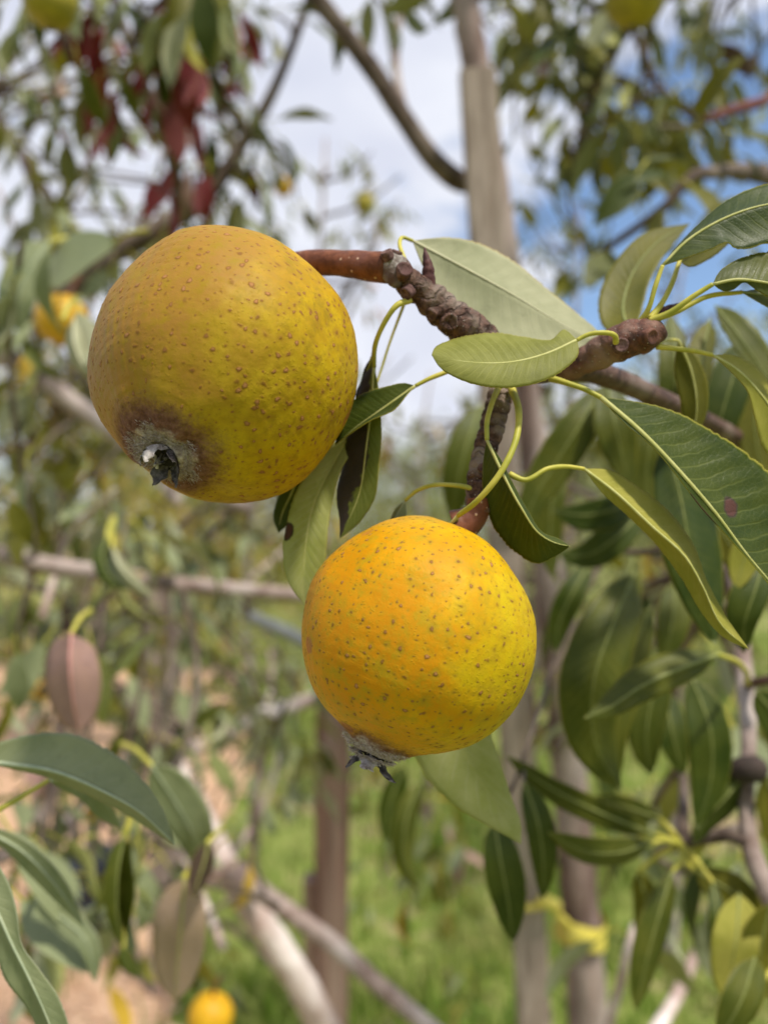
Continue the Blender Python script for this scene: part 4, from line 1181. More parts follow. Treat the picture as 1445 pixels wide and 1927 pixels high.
leafm(E, [(1200, 930, .40), (1150, 960, .39), (1090, 970, .39), (1040, 960, .39)], 34, 30, 'dark', True, seed=11)
leafm(E, [(1210, 960, .40), (1160, 1010, .39), (1105, 1045, .39), (1050, 1045, .39)], 32, 34, 'dark', True, seed=12)
leafm(E, [(1060, 850, .44), (1040, 930, .43), (1035, 1010, .43), (1040, 1090, .43)], 26, 34, 'mid', True, seed=13)
leafm(E, [(1440, 1040, .31), (1420, 1110, .30), (1400, 1170, .30), (1400, 1230, .31)], 30, 44, 'dark', True, seed=14)
leafm(E, [(1260, 770, .38), (1225, 830, .37), (1215, 900, .37), (1225, 980, .37)], 34, 40, 'mid', True, seed=15)
leafm(E, [(1440, 690, .33), (1420, 760, .33), (1425, 850, .33), (1450, 930, .33)], 40, 34, 'olive', True, seed=16)
leafm(E, [(1190, 1050, .42), (1170, 1130, .41), (1140, 1210, .41), (1120, 1290, .41)], 36, 30, 'mid', True, seed=17)
leafm(E, [(1270, 1090, .40), (1265, 1170, .39), (1245, 1250, .39)], 34, 30, 'mid', True, seed=18)
leafm(E, [(1110, 1060, .45), (1080, 1110, .44), (1050, 1180, .44), (1045, 1230, .44)], 26, 26, 'dark', True, seed=19)
# the big drooping pair in the middle
leafm(E, [(1195, 1075, .37), (1150, 1180, .35), (1115, 1290, .34), (1120, 1400, .345), (1170, 1490, .35)], 58, 66, 'mid', True, dA=.01, seed=20)
leafm(E, [(1225, 1140, .38), (1180, 1250, .37), (1150, 1370, .365), (1160, 1480, .37)], 40, 46, 'mid', True, seed=21)
leafm(E, [(1350, 1232, .33), (1280, 1258, .32), (1200, 1295, .315), (1140, 1335, .31), (1098, 1352, .31)], 32, 40, 'mid', True, dB=.008, seed=22,
      stalk=[(1405, 1285, .42), (1400, 1260, .37), (1375, 1240, .34), (1350, 1232, .33)], ribr=4)
leafm(E, [(1250, 1245, .39), (1225, 1320, .385), (1215, 1400, .385), (1225, 1460, .39)], 36, 40, 'mid', True, seed=23)
leafm(E, [(1300, 1275, .38), (1335, 1370, .37), (1338, 1460, .37), (1310, 1560, .37)], 38, 46, 'dark', True, seed=24)
leafm(E, [(1250, 1300, .42), (1265, 1380, .41), (1285, 1460, .41)], 30, 30, 'dark', True, seed=25)
leafm(E, [(1405, 1450, .41), (1365, 1500, .40), (1325, 1545, .40), (1305, 1590, .40)], 30, 26, 'dark', True, seed=26, dA=.01)
leafm(E, [(1420, 1300, .37), (1460, 1350, .37), (1480, 1430, .37)], 30, 34, 'dark', True, seed=27)
leafm(E, [(1440, 1460, .40), (1460, 1520, .40), (1450, 1600, .40)], 30, 36, 'olive', True, seed=28)
# rosette on the lower spur
hub = (1280, 1588, .42)
leafm(E, [(1230, 1570, .41), (1130, 1530, .40), (1030, 1480, .39), (950, 1420, .38)], 26, 24, 'mid', True, seed=29, stalk=[hub, (1255, 1578, .415), (1230, 1570, .41)], ribr=3.5)
leafm(E, [(1225, 1585, .40), (1160, 1605, .38), (1095, 1600, .365), (1030, 1566, .355)], 24, 30, 'mid', True, dA=.01, seed=30, stalk=[hub, (1250, 1582, .41), (1225, 1585, .40)])
leafm(E, [(1265, 1640, .40), (1240, 1720, .39), (1215, 1810, .385), (1195, 1905, .385)], 26, 34, 'mid', True, dA=.008, seed=31, stalk=[hub, (1282, 1615, .41), (1265, 1640, .40)])
leafm(E, [(1240, 1540, .43), (1180, 1520, .44), (1110, 1500, .45)], 22, 22, 'mid', True, seed=32, stalk=[hub, (1262, 1562, .42), (1240, 1540, .43)])
leafm(E, [(1340, 1660, .40), (1348, 1720, .39), (1340, 1800, .39)], 14, 16, 'dark', True, seed=33, stalk=[hub, (1310, 1620, .41), (1340, 1660, .40)])
leafm(E, [(1310, 1640, .41), (1390, 1690, .40), (1440, 1760, .40)], 34, 36, 'olive', True, seed=34, stalk=[hub, (1290, 1620, .41), (1310, 1640, .41)])
leafm(E, [(1200, 1640, .44), (1215, 1700, .44), (1200, 1770, .44)], 24, 24, 'olive', True, seed=35, stalk=[hub, (1240, 1610, .43), (1200, 1640, .44)])
leafm(E, [(1390, 1680, .37), (1385, 1760, .36), (1375, 1840, .36), (1380, 1900, .36)], 46, 46, 'olive', False, seed=36)
leafm(E, [(1420, 1800, .34), (1395, 1880, .33), (1350, 1960, .33)], 40, 40, 'mid', True, seed=37, stalk=[(1470, 1800, .35), (1440, 1840, .345), (1405, 1900, .34), (1385, 1945, .34)])
leafm(E, [(1450, 1700, .36), (1430, 1800, .36), (1445, 1880, .36)], 20, 40, 'olive', True, seed=38)
# two dark leaves hanging under the pale one
leafm(E, [(930, 1545, .36), (940, 1610, .355), (955, 1690, .355), (965, 1775, .36)], 40, 34, 'dark', True, seed=39)
leafm(E, [(985, 1470, .37), (1010, 1540, .365), (1022, 1620, .365), (1020, 1695, .37)], 30, 26, 'dark', True, seed=40)
rb.limb('twig', [(1140, 1040, .46), (1060, 1200, .45), (1000, 1380, .42), (960, 1490, .38), (930, 1545, .36)], [6, 5, 5, 4, 4], M_DLIMB, 6)
rb.limb('twig', [(985, 1420, .41), (985, 1470, .37)], [4, 4], M_DLIMB, 6)
# curled leaf in the grass gap
leafm(E, [(790, 1470, .55), (765, 1540, .54), (760, 1610, .54), (790, 1680, .55)], 20, 24, 'mid', True, dA=.02, seed=41)
leafm(E, [(760, 1440, .60), (735, 1510, .6), (725, 1590, .6)], 24, 22, 'dark', True, seed=42)
for (x, y, d, n) in [(1180, 900, .75, 5), (1080, 1000, .8, 5), (1230, 1050, .8, 6), (1100, 1150, .8, 5), (1300, 1180, .75, 6), (1180, 1240, .8, 6), (1400, 1320, .6, 5), (1280, 1420, .7, 5), (1200, 1560, .65, 4), (1380, 1560, .6, 5), (1060, 900, .9, 4), (1290, 760, .7, 5), (1400, 900, .6, 5), (1120, 1340, .8, 4), (1330, 1660, .65, 4), (1420, 1780, .55, 4), (1060, 1300, .9, 4)]:
    rb.cluster(x, y, d, n, DARKS if random.random() < .6 else GREENS, (0.05, 0.08), hang=1.1)

for _ in range(26):
    rb.cluster(random.uniform(980, 1445), random.uniform(680, 1560), random.uniform(.85, 1.4), 4, DARKS if random.random() < .5 else WARM, (0.05, 0.08), hang=1.0, twig=False)

# twigs at the bottom right
tw = Tree('pear_sapling', 'pale pinkish bare twigs rising from the bottom edge at right', 'sapling', ground_at(1180, 0.8))
tw.limb('stem', [(1200, 2700, .82), (1140, 2100, .76), (1145, 1927, .72), (1170, 1840, .71), (1182, 1780, .71), (1195, 1740, .72)], [30, 26, 22, 16, 10, 7], M_PINK, 9)
tw.limb('limb', [(1140, 2080, .76), (1220, 1960, .82), (1275, 1870, .88), (1310, 1790, .9), (1330, 1740, .92)], [16, 14, 13, 11, 8], M_PINK, 8)
tw.cluster(1300, 1790, .9, 3, SAGE)
tw.cluster(1190, 1745, .72, 2, SAGE)

# dark plant pot far down on the mulch
pot = thing('plant_pot', 'dark navy plastic plant pot standing on the tan mulch', 'plant pot', ground_at(178, 2.6))
def pot_mesh(prof, mat, nm):
    V, F = [], []
    g = pot.location
    for (r_, z) in prof:
        for j in range(20):
            a = 2 * math.pi * j / 20
            V.append((g.x + math.cos(a) * r_, g.y + math.sin(a) * r_, g.z + z + 0.01))
    for i in range(len(prof) - 1):
        for j in range(20):
            k = (j + 1) % 20
            F.append((i * 20 + j, i * 20 + k, (i + 1) * 20 + k, (i + 1) * 20 + j))
    F.append(tuple(reversed(range(20))))
    keep_world(mesh_obj(nm, V, F, mat), pot)
pot_mesh([(.085, 0), (.11, .24), (.104, .24), (.08, .02)], M_POT, 'wall')
pot_mesh([(.112, .235), (.120, .236), (.120, .265), (.108, .266), (.106, .236)], M_POT, 'rim')

# ------------------------------------------------------------------ pears in the background
M_PEAR_FAR = plain_mat('far_pear_skin', (0.48, 0.26, 0.006), (0.60, 0.34, 0.012), 60, 0.5, 0.2, 0.0005)
M_PEAR_GRN = plain_mat('far_green_pear_skin', (0.22, 0.19, 0.015), (0.34, 0.28, 0.02), 60, 0.5, 0.2, 0.0005)
PROF = [(-.965, 0), (-.975, .07), (-.985, .15), (-.97, .24), (-.915, .40), (-.80, .605), (-.60, .81), (-.30, .955), (.0, 1.0), (.28, .965), (.52, .86), (.72, .69), (.86, .49), (.945, .30), (.975, .16), (.965, .06), (.95, 0)]
def revolve(prof, Rr, seg, n, lump=0.0, seed=0):
    pr = spline([Vector((r_, z, 0)) for z, r_ in prof], n)
    V, F = [], []
    for p in pr:
        for j in range(seg):
            a = 2 * math.pi * j / seg
            v = Vector((max(0, p.x) * math.cos(a), max(0, p.x) * math.sin(a), p.y))
            if lump:
                v = v * (1 + lump * noise.noise(v * 1.3 + Vector((seed, 0, 0))) + lump * .35 * noise.noise(v * 3.5 + Vector((0, seed, 0))))
            V.append(v * Rr)
    for i in range(n - 1):
        for j in range(seg):
            k = (j + 1) % seg
            F.append((i * seg + j, i * seg + k, (i + 1) * seg + k, (i + 1) * seg + j))
    return V, F

def far_pear(label, px, py, d, rpx, axis, mat):
    e = thing('pear', label, 'pear', P(px, py, d), 'blurred pears behind')
    e.rotation_mode = 'QUATERNION'
    e.rotation_quaternion = camdir(*axis).to_track_quat('Z', 'Y')
    r_ = rad(rpx, d)
    V, F = revolve(PROF, r_, 20, 18, 0.04, px * .1)
    mesh_obj('skin', V, F, mat, e)
    V, F, UV = tube_data([(0, 0, r_ * .9), (r_ * .1, 0, r_ * 1.3), (r_ * .25, 0, r_ * 1.8)], [r_ * .09, r_ * .07, r_ * .09], 6, 8)
    mesh_obj('stem', V, F, M_STEM, e, UV)
    V, F = revolve([(-1.05, .06), (-1.0, .14), (-.93, .2)], r_, 8, 5)
    mesh_obj('calyx', V, F, M_SEPAL, e)
far_pear('blurred yellow pear hanging from the top edge at right', 1196, -8, .78, 58, (.1, 1, .1), M_PEAR_GRN)
far_pear('blurred green-gold pear in the top left corner', 95, 2, .62, 50, (.1, 1, .2), M_PEAR_GRN)
far_pear('blurred yellow pear left of the large sharp pear', 118, 602, .80, 48, (.3, 1, .1), M_PEAR_FAR)
far_pear('blurred orange-yellow pear at the bottom edge', 397, 1912, .9, 42, (.1, 1, .1), M_PEAR_FAR)
far_pear('tiny blurred orange pear low at the left edge beside the mauve leaf', 70, 1302, 1.3, 22, (.1, 1, .1), M_PEAR_FAR)
far_pear('tiny blurred orange pear above the arching grey-green leaf tip', 182, 1532, 1.0, 24, (.4, 1, .1), M_PEAR_FAR)
far_pear('tiny blurred orange pear high behind the large pear', 533, 352, 2.2, 18, (.2, 1, .1), M_PEAR_FAR)
far_pear('small blurred brown-gold pear in the sky gap left of the trunk', 688, 385, 2.3, 20, (.2, 1, .1), M_PEAR_GRN)

# ------------------------------------------------------------------ the fruiting branch
fb = thing('fruiting_branch', 'sharp brown spurred branch that carries both large yellow pears and its narrow leaves', 'branch', P(1010, 700, .215))
def ftube(name, tr, rpx, mat, segs=16, n=50, bump=None):
    return tube(name, [P3(t) for t in tr], [rad(r_, t[2]) for r_, t in zip(rpx, tr)], mat, fb, segs, n, bump)
ftube('wood', [(1430, 850, .36), (1330, 795, .31), (1235, 748, .275), (1160, 715, .25), (1090, 695, .232), (1030, 698, .222), (985, 700, .219), (950, 690, .218)],
      [20, 19, 20, 21, 24, 24, 24, 20], M_TWIG, 16, 60, lumpy(.08, 150))
ftube('spur', [(985, 702, .219), (940, 668, .218), (895, 628, .216), (862, 606, .214), (832, 582, .213), (806, 560, .212), (788, 545, .2115), (768, 528, .211), (748, 508, .2105), (728, 496, .210)],
      [22, 22, 24, 32, 34, 31, 30, 27, 26, 24], M_SPUR, 22, 110, ringed(.12, .0040, .20, 300, 1))
ftube('spur', [(950, 690, .218), (942, 735, .2145), (932, 780, .2125), (918, 830, .211), (904, 875, .2095), (897, 915, .2085), (898, 950, .2075), (900, 968, .207)],
      [20, 23, 24, 23, 22, 20, 20, 22], M_SPUR, 20, 100, ringed(.15, .0030, .10, 260, 4))
ftube('spur', [(1030, 698, .222), (1075, 690, .218), (1120, 668, .214), (1160, 645, .211), (1195, 634, .209), (1225, 628, .208), (1243, 618, .208)],
      [20, 24, 26, 31, 35, 33, 18], M_SPUR_RED, 24, 90, ringed(.07, .0045, .22, 230, 2))
# knobs, scars, buds
def blob(name, c, r_, mat, squash=(1, 1, 1), amp=.2, freq=300, axis=None):
    V, F = [], []
    n, m = 9, 12
    q = (axis or Vector((0, 0, 1))).to_track_quat('Z', 'Y')
    for i in range(n + 1):
        th = math.pi * i / n
        for j in range(m):
            a = 2 * math.pi * j / m
            v = Vector((math.sin(th) * math.cos(a) * squash[0], math.sin(th) * math.sin(a) * squash[1], math.cos(th) * squash[2])) * r_
            v = q @ v + c
            v = c + (v - c) * (1 + amp * noise.noise(v * freq))
            V.append(v)
    for i in range(n):
        for j in range(m):
            k = (j + 1) % m
            F.append((i * m + j, (i + 1) * m + j, (i + 1) * m + k, i * m + k))
    o = mesh_obj(name, V, F, mat)
    keep_world(o, fb)
    return o
def scar(px, py, d, rpx, axis, mat_rim=M_SPUR_RED):
    """round stub left by a fallen fruit stalk: a rim with a sunken dark face"""
    c, ax = P(px, py, d), camdir(*axis)
    q = ax.to_track_quat('Z', 'Y')
    r_ = rad(rpx, d)
    prof = [(-1.1, .95), (0.0, 1.0), (.28, .92), (.34, .72), (.18, .58), (.22, .38), (.12, .2), (.16, 0)]
    V, F = [], []
    for z, rr in prof:
        for j in range(16):
            a = 2 * math.pi * j / 16
            v = q @ Vector((math.cos(a) * rr * r_ * (1 + .1 * math.sin(a * 3 + px)), math.sin(a) * rr * r_, z * r_))
            V.append(c + v)
    for i in range(len(prof) - 1):
        for j in range(16):
            k = (j + 1) % 16
            F.append((i * 16 + j, i * 16 + k, (i + 1) * 16 + k, (i + 1) * 16 + j))
    keep_world(mesh_obj('leaf_scar', V, F, mat_rim), fb)
blob('knob', P(741, 507, .2085), rad(27, .2085), M_KNOB, (1, .8, 1.2), .25, 260)
scar(727, 476, .2055, 12, (-.45, .8, .5), M_SCAR)
scar(747, 475, .2075, 11, (.3, .9, .3), M_SCAR)
scar(761, 508, .2050, 16, (.25, .25, 1), M_SCAR)
scar(764, 552, .2065, 13, (-.6, -.6, .6), M_SCAR)
scar(846, 606, .2075, 17, (.1, -.3, 1), M_SPUR)
scar(812, 592, .2090, 13, (-.7, -.5, .5), M_SPUR)
scar(1224, 634, .2030, 17, (.5, -.2, .9), M_SPUR_RED)
scar(1168, 650, .2045, 15, (-.2, 0, 1), M_SCAR)
scar(908, 880, .2055, 9, (.1, 0, 1), M_SCAR)
ftube('bud', [(808, 548, .2115), (806, 522, .2105), (805, 500, .210), (801, 482, .210), (799, 466, .210)], [11, 13, 11, 7, 1.5], M_BUD, 12, 24, ringed(.12, .0022, .1, 500, 6))
ftube('bud', [(1225, 600, .211), (1243, 590, .212), (1262, 580, .213), (1276, 572, .214)], [13, 12, 8, 2], M_BUD, 12, 20, ringed(.12, .003, .1, 500, 7))

# --- leaves of the fruiting branch
# the leaf lying across the branch
leaf3(fb, [(1085, 640, .2005), (1030, 665, .1985), (960, 682, .1965), (870, 680, .1965), (812, 668, .198)],
      [(1060, 621, .204), (1036, 640, .2015), (990, 635, .2035), (930, 627, .2065), (860, 637, .2045), (818, 655, .2005)],
      [(1088, 664, .1985), (1050, 703, .1955), (990, 726, .1935), (925, 729, .1935), (865, 714, .195), (826, 690, .197)],
      'yellowgreen', True, stalk=[(1158, 645, .2035), (1156, 632, .2015), (1130, 626, .200), (1105, 630, .2003), (1085, 640, .2005)], srad=5.5, N=44, M=9, seed=1)
# big leaf with its pale underside to us
leaf3(fb, [(776, 453, .222), (860, 497, .224), (960, 552, .226), (1060, 612, .228), (1145, 655, .229)],
      [(830, 447, .225), (890, 455, .231), (960, 488, .236), (1030, 545, .238), (1085, 590, .236), (1125, 625, .232)],
      [(800, 510, .221), (845, 572, .2215), (900, 618, .2215), (970, 640, .222), (1050, 655, .224), (1110, 668, .2265)],
      'pale', False, stalk=[(770, 512, .2125), (760, 485, .2135), (752, 460, .216), (757, 447, .219), (776, 453, .222)], srad=5, N=40, M=8, seed=2)
# dark leaf slipping behind the large pear
leaf3(fb, [(782, 726, .2085), (745, 752, .209), (705, 780, .2105), (668, 806, .213), (630, 838, .216)],
      [(770, 738, .207), (740, 772, .2065), (700, 790, .2075), (660, 815, .2105)],
      [(760, 721, .211), (725, 728, .213), (690, 738, .2155), (650, 765, .217)],
      'dark', True, stalk=[(900, 690, .213), (870, 690, .2105), (835, 702, .209), (805, 714, .2085), (782, 726, .2085)], srad=5.5, N=34, M=7, seed=3)
# pale leaf hanging between the pears
leaf3(fb, [(668, 800, .2215), (628, 870, .221), (590, 950, .2195), (575, 1030, .2185), (572, 1100, .2185), (576, 1140, .219)],
      [(610, 850, .222), (562, 915, .2205), (540, 985, .219), (532, 1040, .2185), (545, 1100, .2185)],
      [(660, 850, .2195), (640, 890, .218), (622, 960, .2175), (615, 1030, .2175), (608, 1090, .218)],
      'nibbled', False, ref='both', stalk=[(765, 560, .2225), (735, 640, .226), (705, 730, .226), (668, 800, .2215)], srad=3, N=38, M=7, seed=4, wob=.06)
leaf3(fb, [(570, 880, .232), (548, 930, .232), (530, 970, .232), (524, 1003, .232)],
      [(540, 905, .232), (520, 945, .232), (514, 970, .232)], [(580, 930, .232), (560, 960, .232), (540, 990, .232)],
      'dark', True, stalk=[(690, 760, .232), (630, 820, .234), (570, 880, .232)], srad=4, seed=5)
# half dead curled leaf
leaf3(fb, [(704, 690, .2165), (700, 760, .2155), (690, 840, .215), (676, 930, .2155), (640, 1013, .217)],
      [(690, 700, .219), (668, 770, .2205), (650, 850, .2205), (634, 930, .2195), (640, 985, .218)],
      [(712, 730, .2145), (717, 800, .213), (714, 870, .213), (704, 940, .2145), (672, 988, .216)],
      'dead', True, stalk=[(772, 565, .2085), (748, 574, .2065), (722, 610, .208), (706, 650, .2115), (704, 690, .2165)], srad=6, N=44, M=8, seed=6, wob=.05)
leaf3(fb, [(700, 672, .2185), (690, 700, .222), (680, 730, .2235), (670, 760, .224)], [(690, 685, .22), (678, 720, .223), (668, 745, .2235)], [(703, 695, .22), (696, 725, .222), (688, 750, .2235)],
      'dead', True, seed=7, stalk=[(706, 650, .2115), (702, 662, .215), (700, 672, .2185)], srad=3)
# folded dark leaf beside the lower spur
leaf3(fb, [(916, 828, .2005), (945, 890, .1985), (980, 955, .1975), (1015, 1005, .199), (1045, 1022, .2005), (1072, 1028, .2015)],
      [(940, 862, .2000), (962, 905, .2005), (992, 960, .2005), (1022, 1003, .2015), (1050, 1014, .2025)],
      [(909, 870, .2035), (910, 930, .2055), (928, 990, .2065), (968, 1038, .2065), (1012, 1060, .2055), (1042, 1048, .204)],
      'dark', True, ref='B', stalk=[(938, 728, .2105), (924, 762, .205), (916, 795, .202), (916, 828, .2005)], srad=6, N=40, M=8, seed=8, rib=M_RIB)
# the looping stalk and its long leaf behind the lower pear
leaf3(fb, [(862, 970, .2015), (830, 1010, .2105), (810, 1120, .232), (830, 1300, .243), (880, 1430, .244), (930, 1510, .244), (980, 1588, .244)],
      [(850, 985, .207), (800, 1060, .222), (760, 1200, .238), (760, 1350, .245), (800, 1460, .246), (860, 1520, .2455), (930, 1560, .245)],
      [(862, 990, .207), (850, 1080, .226), (870, 1200, .238), (910, 1340, .243), (940, 1430, .2435), (962, 1500, .2435), (980, 1555, .244)],
      'yellowgreen', False, stalk=[(962, 730, .2105), (975, 770, .203), (968, 835, .1965), (938, 895, .194), (895, 945, .1965), (862, 970, .2015)], srad=7, N=44, M=7, seed=9)
# leaf behind the crown of the lower pear
leaf3(fb, [(762, 942, .214), (745, 970, .215), (730, 1010, .217), (715, 1060, .22)], [(745, 955, .213), (732, 985, .215), (718, 1020, .218)], [(765, 965, .214), (755, 995, .216), (740, 1030, .219)],
      'grey', True, stalk=[(892, 920, .2065), (862, 914, .2075), (815, 913, .209), (782, 925, .212), (762, 942, .214)], srad=5, seed=10)
# two-tone folded leaf sweeping down right
leaf3(fb, [(1098, 882, .206), (1155, 925, .205), (1225, 990, .2035), (1290, 1050, .203), (1322, 1105, .2035), (1352, 1170, .205), (1408, 1222, .208)],
      [(1145, 885, .209), (1205, 920, .211), (1262, 968, .2125), (1305, 1028, .2125), (1328, 1090, .2105), (1365, 1160, .208)],
      [(1130, 925, .206), (1180, 970, .2075), (1232, 1022, .208), (1282, 1088, .208), (1318, 1150, .2075), (1362, 1200, .2075)],
      'olive', False, ref='B', stalk=[(958, 892, .2025), (985, 903, .2015), (1030, 882, .2025), (1065, 878, .2045), (1098, 882, .206)], srad=5.5, N=44, M=7, seed=11)
# large dark leaf at the right edge
leaf3(fb, [(1130, 748, .206), (1205, 812, .2035), (1280, 890, .202), (1345, 965, .2015), (1405, 1045, .202), (1460, 1110, .2035), (1540, 1220, .206)],
      [(1190, 755, .208), (1260, 772, .2095), (1330, 806, .2105), (1400, 850, .2105), (1460, 905, .210), (1520, 1010, .209), (1550, 1130, .2075)],
      [(1172, 795, .204), (1228, 842, .2025), (1280, 905, .2015), (1318, 955, .201), (1362, 1003, .201), (1440, 1092, .202), (1500, 1175, .204)],
      'spotted', True, rib=M_RIB, stalk=[(1035, 712, .2125), (1062, 720, .2095), (1098, 732, .2075), (1130, 748, .206)], srad=6.5, N=48, M=10, seed=12, ribr=5)
# rosette on the right-hand spur
leaf3(fb, [(1246, 500, .2055), (1290, 455, .205), (1350, 417, .2045), (1420, 390, .2045), (1500, 380, .206), (1600, 400, .209)],
      [(1262, 478, .208), (1310, 425, .2105), (1365, 378, .212), (1430, 350, .2125), (1500, 340, .212), (1570, 365, .211)],
      [(1282, 488, .2035), (1335, 470, .202), (1372, 458, .2015), (1378, 464, .2015), (1440, 458, .202), (1510, 440, .204), (1570, 425, .2065)],
      'dark', True, stalk=[(1205, 606, .2085), (1220, 580, .2065), (1232, 540, .2055), (1246, 500, .2055)], srad=5.5, N=40, M=8, seed=13)
leaf3(fb, [(1190, 640, .245), (1172, 570, .26), (1195, 505, .265), (1240, 452, .268), (1298, 420, .27)],
      [(1135, 615, .255), (1126, 560, .262), (1156, 495, .267), (1210, 440, .27)], [(1208, 580, .255), (1222, 530, .26), (1248, 482, .265), (1278, 445, .268)],
      'olive', True, seed=14, rib=M_RIB_DIM, stalk=[(1190, 650, .213), (1195, 650, .23), (1190, 640, .245)], srad=4)
leaf3(fb, [(1278, 490, .216), (1310, 470, .222), (1350, 440, .228), (1400, 430, .232)], [(1290, 470, .218), (1320, 450, .224), (1360, 425, .23)], [(1290, 500, .218), (1330, 490, .224), (1375, 455, .23)],
      'olive', True, seed=15, stalk=[(1222, 600, .2085), (1245, 570, .2095), (1263, 535, .212), (1278, 490, .216)], srad=6)
leaf3(fb, [(1340, 535, .2015), (1385, 526, .2005), (1430, 530, .200), (1490, 545, .2005), (1560, 575, .202)],
      [(1352, 512, .2025), (1385, 490, .203), (1430, 476, .2035), (1490, 475, .2035), (1540, 510, .203)],
      [(1362, 548, .2015), (1380, 545, .2015), (1396, 532, .201), (1425, 548, .2005), (1470, 572, .201), (1520, 580, .2015)],
      'mid', True, stalk=[(1222, 604, .2075), (1260, 588, .205), (1300, 560, .203), (1340, 535, .2015)], srad=6.5, N=40, M=8, seed=16)
leaf3(fb, [(1395, 550, .208), (1440, 556, .208), (1500, 580, .209), (1570, 630, .211)], [(1420, 545, .209), (1470, 550, .21), (1530, 590, .2105)], [(1415, 562, .207), (1455, 585, .207), (1520, 620, .209)],
      'grey', True, seed=17, stalk=[(1235, 600, .2085), (1275, 585, .2075), (1330, 558, .2075), (1395, 550, .208)], srad=6)
leaf3(fb, [(1340, 668, .2105), (1385, 695, .210), (1425, 735, .2095), (1460, 785, .2095), (1500, 880, .2105)],
      [(1375, 668, .213), (1420, 690, .215), (1455, 730, .2155), (1490, 800, .214)], [(1370, 695, .2095), (1405, 735, .209), (1420, 790, .209), (1440, 850, .2095)],
      'olive', False, ref='B', stalk=[(1235, 652, .2085), (1270, 656, .2085), (1305, 660, .2095), (1340, 668, .2105)], srad=5.5, N=32, M=6, seed=18)
# one more leaf under the rosette
leaf3(fb, [(1275, 640, .236), (1300, 700, .238), (1310, 770, .24), (1300, 830, .242)], [(1300, 660, .238), (1330, 720, .24), (1325, 790, .242)], [(1268, 690, .238), (1280, 760, .24), (1285, 800, .242)], 'olive', True, seed=19,
      stalk=[(1225, 650, .213), (1255, 640, .225), (1275, 640, .236)], srad=4)

# ------------------------------------------------------------------ shoot at the left edge
ls = thing('leafy_shoot', 'grey-green leaves arching in from the left edge, lower left corner', 'shoot', P(-70, 1600, .25))
tube('wood', [P(-60, 1250, .27), P(-62, 1450, .262), P(-75, 1600, .255), P(-85, 1800, .25), P(-70, 2000, .25)], [rad(9, .26), rad(12, .26), rad(13, .25), rad(14, .25), rad(14, .25)], M_TWIG, ls, 9, 24, lumpy(.1, 120))
leaf3(ls, [(-45, 1432, .252), (20, 1438, .248), (105, 1452, .245), (190, 1487, .243), (262, 1527, .243), (330, 1590, .245)],
      [(0, 1398, .25), (60, 1382, .25), (130, 1380, .25), (200, 1408, .25), (268, 1466, .249), (310, 1530, .247)],
      [(20, 1446, .25), (100, 1466, .2505), (180, 1502, .2505), (250, 1540, .249), (300, 1572, .247)],
      'grey', True, stalk=[(-62, 1470, .26), (-60, 1445, .256), (-45, 1432, .252)], srad=5, N=40, M=8, seed=21, ribr=5)
leaf3(ls, [(-60, 1610, .232), (-20, 1680, .228), (25, 1780, .226), (60, 1850, .226), (95, 1930, .227), (130, 2050, .23)],
      [(-20, 1610, .23), (14, 1660, .228), (34, 1722, .2265), (42, 1775, .2265), (78, 1830, .2265), (112, 1880, .2275), (135, 1950, .229)],
      [(-60, 1690, .23), (-15, 1780, .2285), (15, 1840, .2285), (45, 1890, .2285), (75, 1950, .229), (100, 2010, .23)],
      'grey', True, stalk=[(-75, 1600, .252), (-80, 1590, .242), (-60, 1610, .232)], srad=5, N=44, M=8, seed=22, wob=.1, ribr=4)
leaf3(ls, [(-30, 1560, .30), (40, 1600, .30), (100, 1660, .30), (160, 1745, .302)], [(0, 1560, .30), (60, 1590, .30), (125, 1660, .30)], [(10, 1600, .302), (70, 1660, .302), (120, 1710, .302)],
      'grey', True, stalk=[(-72, 1560, .257), (-50, 1550, .28), (-30, 1560, .30)], srad=4, seed=23)
leaf3(ls, [(92, 1468, .262), (140, 1470, .275), (190, 1500, .29), (230, 1560, .30)], [(120, 1460, .27), (165, 1475, .28), (215, 1525, .295)], [(110, 1482, .27), (150, 1505, .28), (195, 1545, .295)],
      'grey', True, stalk=[(-75, 1570, .256), (-20, 1535, .252), (40, 1500, .255), (92, 1468, .262)], srad=6, seed=24)

